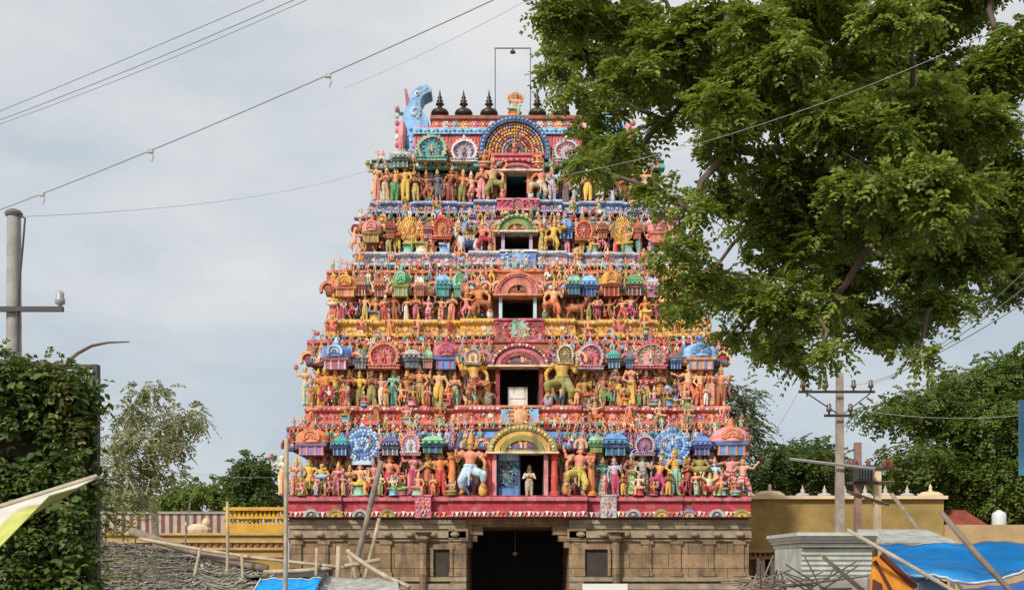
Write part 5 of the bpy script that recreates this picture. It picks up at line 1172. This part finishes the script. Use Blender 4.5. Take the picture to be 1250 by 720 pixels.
def tarp(label, a, b_, c, d, sag, mat, posts, rope=True, name='tarpaulin', **kw):
    t = thing(name, label, 'tarpaulin', ((a.x + b_.x) / 2, c.y, 0)); m_ = MB(); g, W = cloth(m_, a, b_, c, d, sag, **kw); part('sheet', m_, mat, t, True)
    if rope:
        n = len(g); ed = g[:W] + g[2 * W - 1::W] ; q = MB()
        q.tube([p + Vector((0, 0, .012)) for p in g[:W]], .010, 6); q.tube([p + Vector((0, 0, .012)) for p in g[-W:]], .013, 6); q.tube([p + Vector((0, 0, .012)) for p in g[::W]], .013, 6)
        part('edge_rope', q, plain('rope', (.60, .62, .60), .9), t)
    for p in posts:
        q = MB(); q.tube([(p.x, p.y, 0), (p.x, p.y, p.z - .01)], .045, 7); part('post', q, bam_d, t)
    return t
a, b_, c, d = P(318, 707, 19), P(392, 706, 19), P(298, 735, 15), P(380, 735, 15)
tarp('small blue tarpaulin canopy between thatch and tower base', a, b_, c, d, .06, blue_t, (a, b_, c, d))
black_t = plain('black_sheet', (.03, .03, .032), .6, .3, 4); a, b_, c, d = P(300, 696, 20.8), P(404, 693, 20.8), P(300, 706, 19.2), P(396, 706, 19.2)
tarp('sagging black plastic sheet above the small blue canopy', a, b_, c, d, .08, black_t, (a, b_), False, 'plastic_sheet')
a, b_, c, d = P(392, 702, 20), P(485, 704, 20), P(386, 738, 17), P(490, 738, 17)
tarp('crumpled grey plastic sheet under the leaning bamboo poles', a, b_, c, d, .12, plain('grey_sheet', (.38, .37, .35), .6, .35, 6), (a, b_, c, d), False, 'plastic_sheet', wave=.10)

# ------------------------------------------------------------------ compound walls and the ochre building
ochre = plain('ochre_wash', (.40, .255, .075), .9, .22, 1.4); ochre_d = plain('brown_ochre_wash', (.31, .215, .07), .9, .3, 1.2); cream_w = plain('cream_wash', (.68, .52, .34), .9, .2, 1.5); red_w = plain('red_wash', (.20, .075, .06), .9, .25, 2); white_w = plain('lime_wash', (.42, .39, .35), .9, .2, 2)
def wall_thing(name, label, cat, x): return thing(name, label, cat, x)
Yw = 52.0
wl_ = thing('compound_wall', 'yellow ochre temple wall with mouldings left of the tower', 'wall', (P(250, 0, Yw).x, Yw, 0))
q = MB(); q.box(P(60, 0, Yw).x, P(345, 0, Yw).x, Yw, Yw + .8, 0, P(0, 650, Yw).z); part('wall', q, ochre, wl_)
q = MB()
for py in (650, 659, 668, 677): q.box(P(60, 0, Yw).x, P(346, 0, Yw).x, Yw - .14, Yw - .002, P(0, py + 3, Yw).z, P(0, py, Yw).z)
part('moulding', q, plain('pale_ochre', (.46,.33,.15), .9, .3, 2), wl_)
q = MB()
for i in range(34): x = P(66 + i * 8.3, 0, Yw).x; q.box(x - .06, x + .06, Yw - .10, Yw - .004, P(0, 668, Yw).z + .004, P(0, 662, Yw).z - .004)
part('carved_panel', q, red_w, wl_)
Ys = 60.0
sw = thing('striped_wall', 'temple boundary wall painted in maroon and white stripes', 'wall', (P(225, 0, Ys).x, Ys, 0)); q = MB(); x0, x1 = P(90, 0, Ys).x, P(284, 0, Ys).x; n = 40
for i in range(n): q.box(x0 + (x1 - x0) * i / n, x0 + (x1 - x0) * (i + 1) / n, Ys, Ys + .5, 0, P(0, 627, Ys).z, i % 2)
part('wall', q, [red_w, white_w], sw)
q = MB(); q.box(x0, x1, Ys - .08, Ys + .58, P(0, 627, Ys).z, P(0, 624, Ys).z); part('coping', q, plain('grey_coping', (.32,.29,.27), .9), sw)
yb = thing('balustrade', 'bright yellow balustraded wall meeting the tower on the left', 'wall', (P(312, 0, Ys).x, Ys - 1, 0)); yel = plain('yellow_wash', (.62, .36, .05), .9, .2, 2)
q = MB(); x0, x1 = P(280, 0, Ys).x, P(352, 0, Ys).x; q.box(x0, x1, Ys - 1.2, Ys - .8, 0, P(0, 640, Ys).z); q.box(x0, x1, Ys - 1.25, Ys - .75, P(0, 624, Ys).z, P(0, 620, Ys).z)
for i in range(14): x = x0 + (x1 - x0) * (i + .5) / 14; q.lathe([(.09, 0), (.05, .15), (.10, .35), (.06, .66)], (x, Ys - 1, P(0, 640, Ys).z), 8)
q.box(x0, x1, Ys - 1.26, Ys - 1.2, P(0, 634, Ys).z, P(0, 631, Ys).z)
part('railing', q, yel, yb)
# pale statue-like shape by the striped wall
q = MB(); x = P(243, 0, 57).x; q.box(x - .55, x + .55, 56.7, 57.3, 0, P(0, 652, 57).z); q.ell((x, 57, P(0, 646, 57).z), .6, .3, .3, 10, 6); q.ell((x + .35, 57, P(0, 638, 57).z), .22, .2, .25, 10, 6); q.caps((x - .5, 57, P(0, 645, 57).z), (x - .65, 57, P(0, 638, 57).z), .08, .05)
solo('bull_shrine', q, cream_w, (x, 57, 0), 'pale bull figure resting on a plinth before the striped wall', 'statue')

Yr = 53.0
rbld = thing('ochre_building', 'long ochre temple hall right of the tower with cream domelets on its parapet', 'building', (P(1050, 0, Yr).x, Yr, 0))
q = MB(); q.box(P(905, 0, Yr).x, P(1152, 0, Yr).x, Yr, Yr + 8, P(0, 671, Yr).z, P(0, 609, Yr).z); part('upper_wall', q, ochre_d, rbld)
q = MB(); q.box(P(1150, 0, Yr).x, P(1300, 0, Yr).x, Yr + .1, Yr + 8, 0, P(0, 640, Yr).z); q.box(P(905, 0, Yr).x, P(1148, 0, Yr).x, Yr + .7, Yr + 7.9, 0, P(0, 671, Yr).z - .003); part('lower_wall', q, plain('tan_wash', (.42, .29, .15), .9, .2, 1.3), rbld)
q = MB(); q.box(P(903, 0, Yr).x, P(1155, 0, Yr).x, Yr - .25, Yr + 8.2, P(0, 609, Yr).z, P(0, 605, Yr).z); part('parapet', q, cream_w, rbld)
q = MB(); q.box(P(905, 0, Yr).x, P(1150, 0, Yr).x, Yr - .45, Yr - .003, P(0, 674, Yr).z, P(0, 670, Yr).z); q.box(P(905, 0, Yr).x, P(1150, 0, Yr).x, Yr - .25, Yr - .004, P(0, 682, Yr).z, P(0, 678, Yr).z); part('eave', q, ochre_d, rbld)
q = MB(); n = 40
for i in range(n): x = P(908 + i * 6, 0, Yr).x; q.box(x - .07, x + .07, Yr - .4, Yr - .005, P(0, 678, Yr).z, P(0, 674, Yr).z - .004)
part('bracket_row', q, red_w, rbld)
for px in (928, 945, 962, 990, 1018): 
    q = MB(); x = P(px, 0, Yr).x; q.box(x - .19, x + .19, Yr - .1, Yr + .3, 0, P(0, 682, Yr).z - .004); part('pillar', q, white_w, rbld)
for px in (936, 954, 972):
    q = MB(); x = P(px, 0, Yr).x; q.box(x - .2, x + .2, Yr + .5, Yr + .69, 0, P(0, 684, Yr).z); part('red_panel', q, red_w, rbld)
for px, w_, h_ in ((944, 20, 8), (1143, 17, 7)):
    q = MB(); x = P(px, 0, Yr).x; u = Yr / F; q.lathe([(w_ * u, 0), (w_ * u * .92, h_ * u * .45), (w_ * u * .6, h_ * u * .85), (2 * u, h_ * u), (2.6 * u, h_ * u + 2 * u), (1.4 * u, h_ * u + 3 * u), (2.2 * u, h_ * u + 5 * u), (.3 * u, h_ * u + 8.5 * u)], (x, Yr + .75, P(0, 605, Yr).z), 20, sy=.5); part('domelet', q, cream_w, rbld, True)
for px in (983, 1010, 1035, 1060, 1085, 1112):
    q = MB(); x = P(px, 0, Yr).x; u = Yr / F; q.lathe([(9 * u, 0), (8 * u, 3 * u), (2 * u, 5 * u), (2.8 * u, 8 * u), (1.2 * u, 10 * u), (.3 * u, 14 * u)], (x, Yr + .5, P(0, 605, Yr).z), 12); part('finial', q, white_w, rbld, True)
q = MB(); x0, x1 = P(1158, 0, Yr).x, P(1212, 0, Yr).x; y = Yr + .5; z0, z1 = P(0, 640, Yr).z, P(0, 612, Yr).z
q.prism_y([(x0, z0), (x1, z0), (x1 - .3, z0 + .2), (x0 + .9, z1 - .35), (x0 + .3, z1 - .35)], y, y + 4); solo('tiled_roof', q, plain('red_tile', (.26, .06, .04), .85, .35, 3), (x0, y, z0), 'small red tiled roof rising over the tan wall on the right', 'roof')
tk = MB(); x = P(1225, 0, 54).x; tk.lathe([(.30, 0), (.32, .06), (.32, .5), (.28, .6), (.12, .68), (.12, .72)], (x, 54.5, P(0, 640, Yr).z), 16); solo('water_tank', tk, plain('white_plastic', (.6, .62, .65), .4, .08), (x, 54.5, P(0, 640, Yr).z), 'small white water tank on the wall near the right edge', 'tank', smooth=True)

# ------------------------------------------------------------------ right: poles, kiosk, tarpaulin, sign
Yq = 34.0; xq = P(1025, 0, Yq).x; zt = P(0, 455, Yq).z
up = thing('utility_pole', 'weathered square concrete utility pole with crossarms on the right', 'utility pole', (xq, Yq, 0))
q = MB(); q.box(xq - .155, xq + .155, Yq - .12, Yq + .12, 0, zt, taper=.06); part('shaft', q, plain('weathered_concrete', (.31, .26, .215), .9, .3, 4, bmp=.5), up)
for (p0, p1, y0, y1, nm) in ((975, 1068, 478, 478, 'crossarm'), (1006, 1042, 507, 507, 'crossarm'), (964, 1068, 560, 572, 'steel_arm')):
    q = MB(); a, b_ = P(p0, y0, Yq - .25), P(p1, y1, Yq - .25); q.tube([a, b_], .042, 4); part(nm, q, iron if nm == 'crossarm' else plain('galvanised', (.42, .42, .42), .5, .2, 6, .5), up)
for px, py in ((980, 478), (1008, 478), (1042, 478), (1063, 478), (1025, 455), (1012, 507), (1038, 507)):
    q = MB(); c = P(px, py, Yq - .25) if py != 455 else Vector((xq, Yq, zt)); q.lathe([(.03, -.02), (.03, .10), (.075, .12), (.08, .2), (.05, .23), (.07, .3), (.03, .34)], c, 10); part('insulator', q, plain('brown_porcelain', (.10, .06, .05), .3), up, True)
q = MB(); q.tube([P(985, 480, Yq - .2), (xq - .1, Yq - .1, P(0, 505, Yq).z)], .02, 5); q.tube([P(1062, 480, Yq - .2), (xq + .1, Yq - .1, P(0, 505, Yq).z)], .02, 5); part('brace', q, iron, up)
# transformer structure
Yt_ = 38.0; tr = thing('transformer_stand', 'two post transformer stand with dark equipment behind the utility pole', 'transformer', (P(1060, 0, Yt_).x, Yt_, 0))
for px, pt, mt in ((1047, 540, 'red_oxide'), (1071, 572, 'pale')):
    q = MB(); x = P(px, 0, Yt_).x; q.box(x - .10, x + .10, Yt_ - .1, Yt_ + .1, 0, P(0, pt, Yt_).z); part('post', q, plain('red_oxide', (.26, .16, .13), .8) if mt == 'red_oxide' else cream_w, tr)
for p0, p1, y0, y1 in ((1030, 1095, 570, 572), (1034, 1092, 590, 588), (1035, 1085, 600, 616)):
    q = MB(); q.tube([P(p0, y0, Yt_ - .14), P(p1, y1, Yt_ - .14)], .05, 4); part('channel', q, rusty, tr)
q = MB(); c = P(1052, 580, Yt_ - .3); q.box(c.x - .25, c.x + .25, Yt_ - .6, Yt_ - .16, c.z - .2, c.z + .3); 
for i in range(6): q.box(c.x - .24 + i * .09, c.x - .20 + i * .09, Yt_ - .68, Yt_ - .6, c.z - .15, c.z + .25)
part('switch_box', q, iron, tr)
for px in (1036, 1044, 1060, 1080, 1088):
    q = MB(); q.lathe([(.03, 0), (.09, .04), (.05, .08), (.09, .12), (.05, .16), (.08, .2), (.03, .28)], P(px, 571, Yt_ - .14), 10); part('bushing', q, plain('bushing_brown', (.20, .05, .04), .3), tr, True)
for (x0, y0, x1, y1, Y, r, lab) in ((1088, 602, 1120, 645, 30, .05, 'dark leaning strut beside the transformer stand'),):
    p, q_ = P(x0, y0, Y), P(x1, y1, Y); e = ground_post(p, q_) if x0 > 1000 else P(1140, 696, 42); b = MB(); b.tube([p, p.lerp(e, .5), e], r, 7); solo('timber_pole', b, bam_d, e, lab, 'pole', None, True)
# kiosk
Yk = 25.0; kz = P(0, 650, Yk).z; corr = plain('grey_sheet_metal', (.50, .52, .48), .55, .3, 3, .3); ks = thing('market_kiosk', 'grey sheet metal kiosk with stepped eaves left of the big blue tarpaulin', 'kiosk', (P(1018, 0, Yk).x, Yk, 0))
def corrug(mb, x0, x1, y, z0, z1, n, d=.05):
    for i in range(n):
        za_, zb_ = z0 + (z1 - z0) * i / n, z0 + (z1 - z0) * (i + 1) / n; zm = (za_ + zb_) / 2
        mb.add([(x0, y, za_), (x1, y, za_), (x1, y - d, zm), (x0, y - d, zm), (x1, y, zb_), (x0, y, zb_)], [(0, 1, 2, 3), (3, 2, 4, 5)])
q = MB(); q.box(P(978, 0, Yk).x, P(1064, 0, Yk).x, Yk, Yk + 2.5, 0, kz - .3); corrug(q, P(978, 0, Yk).x, P(1064, 0, Yk).x, Yk - .002, 0, kz - .3, 36); part('wall', q, corr, ks)
q = MB()
for i, (p0, py0, py1) in enumerate(((968, 654, 650), (971, 658, 654), (974, 663, 658), (977, 667, 663))): q.box(P(p0, 0, Yk).x, P(1066, 0, Yk).x, Yk - .38 + .08 * i, Yk + 2.6, P(0, py1 + 4 + .2, Yk).z, P(0, py1, Yk).z)
part('roof', q, plain('pale_sheet_metal', (.58, .60, .56), .5, .25, 3, .3), ks)
rf = thing('sheet_roof', 'low corrugated grey roof between the kiosk and the blue tarpaulin', 'roof', (P(1105, 0, 27).x, 27, 0)); q = MB()
x0, x1 = P(1062, 0, 27).x, P(1150, 0, 27).x; n = 40
for i in range(n):
    a, b_ = x0 + (x1 - x0) * i / n, x0 + (x1 - x0) * (i + 1) / n; mm = (a + b_) / 2; zl_, zh = P(0, 664, 26).z, P(0, 648, 28).z
    q.add([(a, 26, zl_), (mm, 26, zl_ + .05), (b_, 26, zl_), (a, 28, zh), (mm, 28, zh + .05), (b_, 28, zh)], [(0, 1, 4, 3), (1, 2, 5, 4)]); 
part('sheet', q, corr, rf)
for xx in (x0 + .1, x1 - .1):
    for yy, zz in ((26.1, P(0, 664, 26).z), (27.9, P(0, 649, 28).z)): p_ = MB(); p_.tube([(xx, yy, 0), (xx, yy, zz)], .05, 6); part('post', p_, bam_d, rf)
# tarpaulin
a, b_, c, d = P(1068, 664, 18.5), P(1300, 659, 18.5), P(1118, 710, 14), P(1310, 694, 14)
tarp('big bright blue tarpaulin canopy with white roped edge at the lower right', a, b_, c, d, .16, blue_t, (a, b_, c, d), nu=60, nv=26, wave=.07, crease=.05)
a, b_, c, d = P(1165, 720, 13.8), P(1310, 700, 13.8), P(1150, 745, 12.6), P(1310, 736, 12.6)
tarp('darker blue sheet for the shaded underside of the big blue tarpaulin', a, b_, c, d, .05, plain('shaded_blue_tarpaulin', (.01, .09, .36), .5, .2, 3), (a, c), False, 'tarpaulin_underside')  # separate sheet, the shade under the big tarpaulin put into its darker blue
for (x0, y0, x1, y1, Y, r, mt, lab) in ((1148, 626, 1240, 728, 13.2, .030, bam_d, 'long leaning timber crossing in front of the blue tarpaulin'), (1034, 647, 1165, 722, 13.2, .021, pale_bark, 'pale pole along the left edge of the blue tarpaulin'), (1005, 680, 1060, 725, 17, .03, bam_d, 'thin dark stick leaning in front of the kiosk')):
    p, q_ = P(x0, y0, Y), P(x1, y1, Y); e = ground_post(p, q_); b = MB(); n = 8; b.tube([p.lerp(e, i / n) + Vector((0, 0, random.uniform(-.015, .015))) for i in range(n + 1)], [r * (1 + .25 * (i % 3 == 1)) for i in range(n + 1)], 8); solo('timber_pole', b, mt, e, lab, 'pole', None, True)
Yo = 13.5; sg = thing('signboard', 'orange and brown painted board under the corner of the blue tarpaulin', 'sign', (P(1085, 0, Yo).x, Yo, 0))
q = MB(); q.prism_y([(P(1062, 0, Yo).x, P(0, 740, Yo).z), (P(1116, 0, Yo).x, P(0, 740, Yo).z), (P(1112, 0, Yo).x, P(0, 706, Yo).z), (P(1080, 0, Yo).x, P(0, 676, Yo).z), (P(1066, 0, Yo).x, P(0, 680, Yo).z)], Yo, Yo + .05); part('board', q, plain('orange_paint', (.74, .27, .025), .6, .3, 4), sg)
q = MB(); q.tube([P(1076, 676, Yo - .03), P(1118, 716, Yo - .03)], .035, 6); q.tube([P(1068, 684, Yo - .03), P(1096, 735, Yo - .03)], .02, 5); q.prism_y([(P(1064, 0, Yo).x, P(0, 735, Yo).z), (P(1078, 0, Yo).x, P(0, 735, Yo).z), (P(1076, 0, Yo).x, P(0, 712, Yo).z), (P(1065, 0, Yo).x, P(0, 706, Yo).z)], Yo - .02, Yo - .003); part('trim', q, plain('brown_paint', (.10, .03, .02), .6), sg)
for px in (1066, 1110): q = MB(); q.tube([(P(px, 0, Yo).x, Yo + .09, 0), (P(px, 0, Yo).x, Yo + .09, P(0, 700, Yo).z)], .04, 6); part('post', q, bam_d, sg)
a, b_, c, d = P(1108, 700, 14.6), P(1152, 708, 14.6), P(1106, 745, 13.9), P(1160, 745, 13.9)
tarp('crumpled white cloth hanging beside the orange board', a, b_, c, d, .1, plain('white_cloth', (.62, .60, .58), .85, .15, 6), (a, b_), False, 'hanging_cloth', wave=.08)
a, b_, c, d = P(960, 708, 22), P(1062, 702, 22), P(960, 740, 19), P(1066, 738, 19)
tarp('dusty cream awning sheet in front of the kiosk', a, b_, c, d, .08, plain('cream_sheet', (.50, .45, .35), .85, .25, 5), (a, b_, c, d), False, 'awning_sheet', wave=.08)
q = MB()
for i in range(46):
    p = P(random.uniform(915, 1010), random.uniform(706, 722), random.uniform(20, 23)); dd = Vector((random.uniform(-1, 1), random.uniform(-.4, .4), random.uniform(-.1, .35))).normalized() * random.uniform(.3, .8); q.tube([p - dd, p + dd], [.022, .012], 5)
bp = thing('brushwood_stall', 'heap of brushwood laid on a low stall roof beside the tower base', 'stall', (P(960, 0, 21.5).x, 21.5, 0)); part('brushwood', q, bam_d, bp)
q = MB(); q.box(P(912, 0, 21.5).x, P(1005, 0, 21.5).x, 20, 23, P(0, 722, 21.5).z - .1, P(0, 721, 21.5).z); part('roof', q, th_m[0], bp)
for xx in (915, 1002):
    q = MB(); q.box(P(xx, 0, 21.5).x - .05, P(xx, 0, 21.5).x + .05, 21.4, 21.5, 0, P(0, 722, 21.5).z - .1); part('post', q, bam_d, bp)
bb = thing('blue_signboard', 'narrow edge of a blue board on a post at the far right', 'sign', (P(1252, 0, 20).x, 20, 0)); q = MB(); q.box(P(1245, 0, 20).x, P(1300, 0, 20).x, 20, 20.06, P(0, 580, 20).z, P(0, 488, 20).z); part('board', q, plain('blue_paint', (.10, .30, .48), .5, .2, 4), bb)
q = MB(); q.tube([(P(1270, 0, 20).x, 20.11, 0), (P(1270, 0, 20).x, 20.11, P(0, 500, 20).z)], .05, 8); part('post', q, iron, bb)
wb = thing('notice_board', 'plain white board standing before the tower right of the doorway', 'sign', (P(738, 0, 42).x, 42, 0)); q = MB(); q.box(P(711, 0, 42).x, P(766, 0, 42).x, 42, 42.06, P(0, 745, 42).z, P(0, 712, 42).z); part('panel', q, plain('white_board', (.66, .66, .65), .5, .05), wb)
for px in (716, 760): q = MB(); q.box(P(px, 0, 42).x - .03, P(px, 0, 42).x + .03, 42.065, 42.12, 0, P(0, 716, 42).z); part('leg', q, iron, wb)

# ------------------------------------------------------------------ overhead lines
cable = plain('grey_cable', (.27, .27, .28), .6, .1); pale_c = plain('pale_cable', (.42, .42, .40), .5, .1)
def wire(label, p, e, sag, r, mat, clips=(), grp='overhead cables'):
    b = MB(); n = 24; pts = []
    for i in range(n + 1):
        t = i / n; q = Vector(p).lerp(Vector(e), t); q.z -= sag * 4 * t * (1 - t); pts.append(q)
    b.tube(pts, r * .40, 5)
    o = solo('overhead_cable', b, mat, p, label, 'cable', grp, True)
    for t in clips:
        q = MB(); c = Vector(p).lerp(Vector(e), t); c.z -= sag * 4 * t * (1 - t)
        q.box(c.x - .035, c.x + .035, c.y - .02, c.y + .02, c.z - .03, c.z + .012); q.tube([c, c + Vector((.04, 0, -.08)), c + Vector((.015, 0, -.14))], .010, 5); part('spacer_clip', q, pale_c, o)
wire('topmost thin dark cable crossing the upper left sky', P(-60, 160, 16), P(420, -42, 12), .02, .011, cable)
wire('second dark cable just below the topmost in the upper left', P(-60, 168, 16), P(440, -36, 12), .06, .012, cable)
wire('third dark cable of the upper left bundle', P(-60, 172, 16), P(450, -34, 12), .08, .009, cable)
wire('long cable with hanging clips rising from lower left towards the top centre', P(-60, 278, 17), P(680, -36, 12), .10, .016, cable, (.20, .41, .70))
wire('faint thin cable just under the clipped cable', P(420, 108, 15), P(690, -25, 12), .05, .006, pale_c)
wire('thin cable from the concrete pole cap to the tower shoulder', (xp + .2, Yp - .08, P(0, 266, Yp).z), P(462, 204, 47.6), .35, .013, pale_c)
wire('pale cable crossing in front of the big tree crown', P(640, 222, 10.2), P(1290, 2, 8.4), .18, .0045, pale_c)
wire('upper pale cable running from the right pole to the right edge', P(1064, 468, Yq - .25), P(1300, 285, 9), .25, .012, pale_c)
wire('second pale cable from the right pole crossarm', P(1042, 468, Yq - .25), P(1300, 312, 9), .3, .012, pale_c)
wire('third pale cable from the right pole crossarm', P(1008, 468, Yq - .25), P(1300, 338, 9), .35, .012, pale_c)
wire('lowest cable leaving the right pole towards the right edge', P(1038, 498, Yq - .25), P(1300, 500, 30), .25, .012, pale_c)
wire('cable from the left crossarm end into the distance right', P(980, 468, Yq - .25), P(930, 545, 60), .2, .014, pale_c)
wire('thin far cable above the striped wall', P(120, 555, 62), P(352, 582, 62), .4, .02, cable)
print('leaves', n1_)
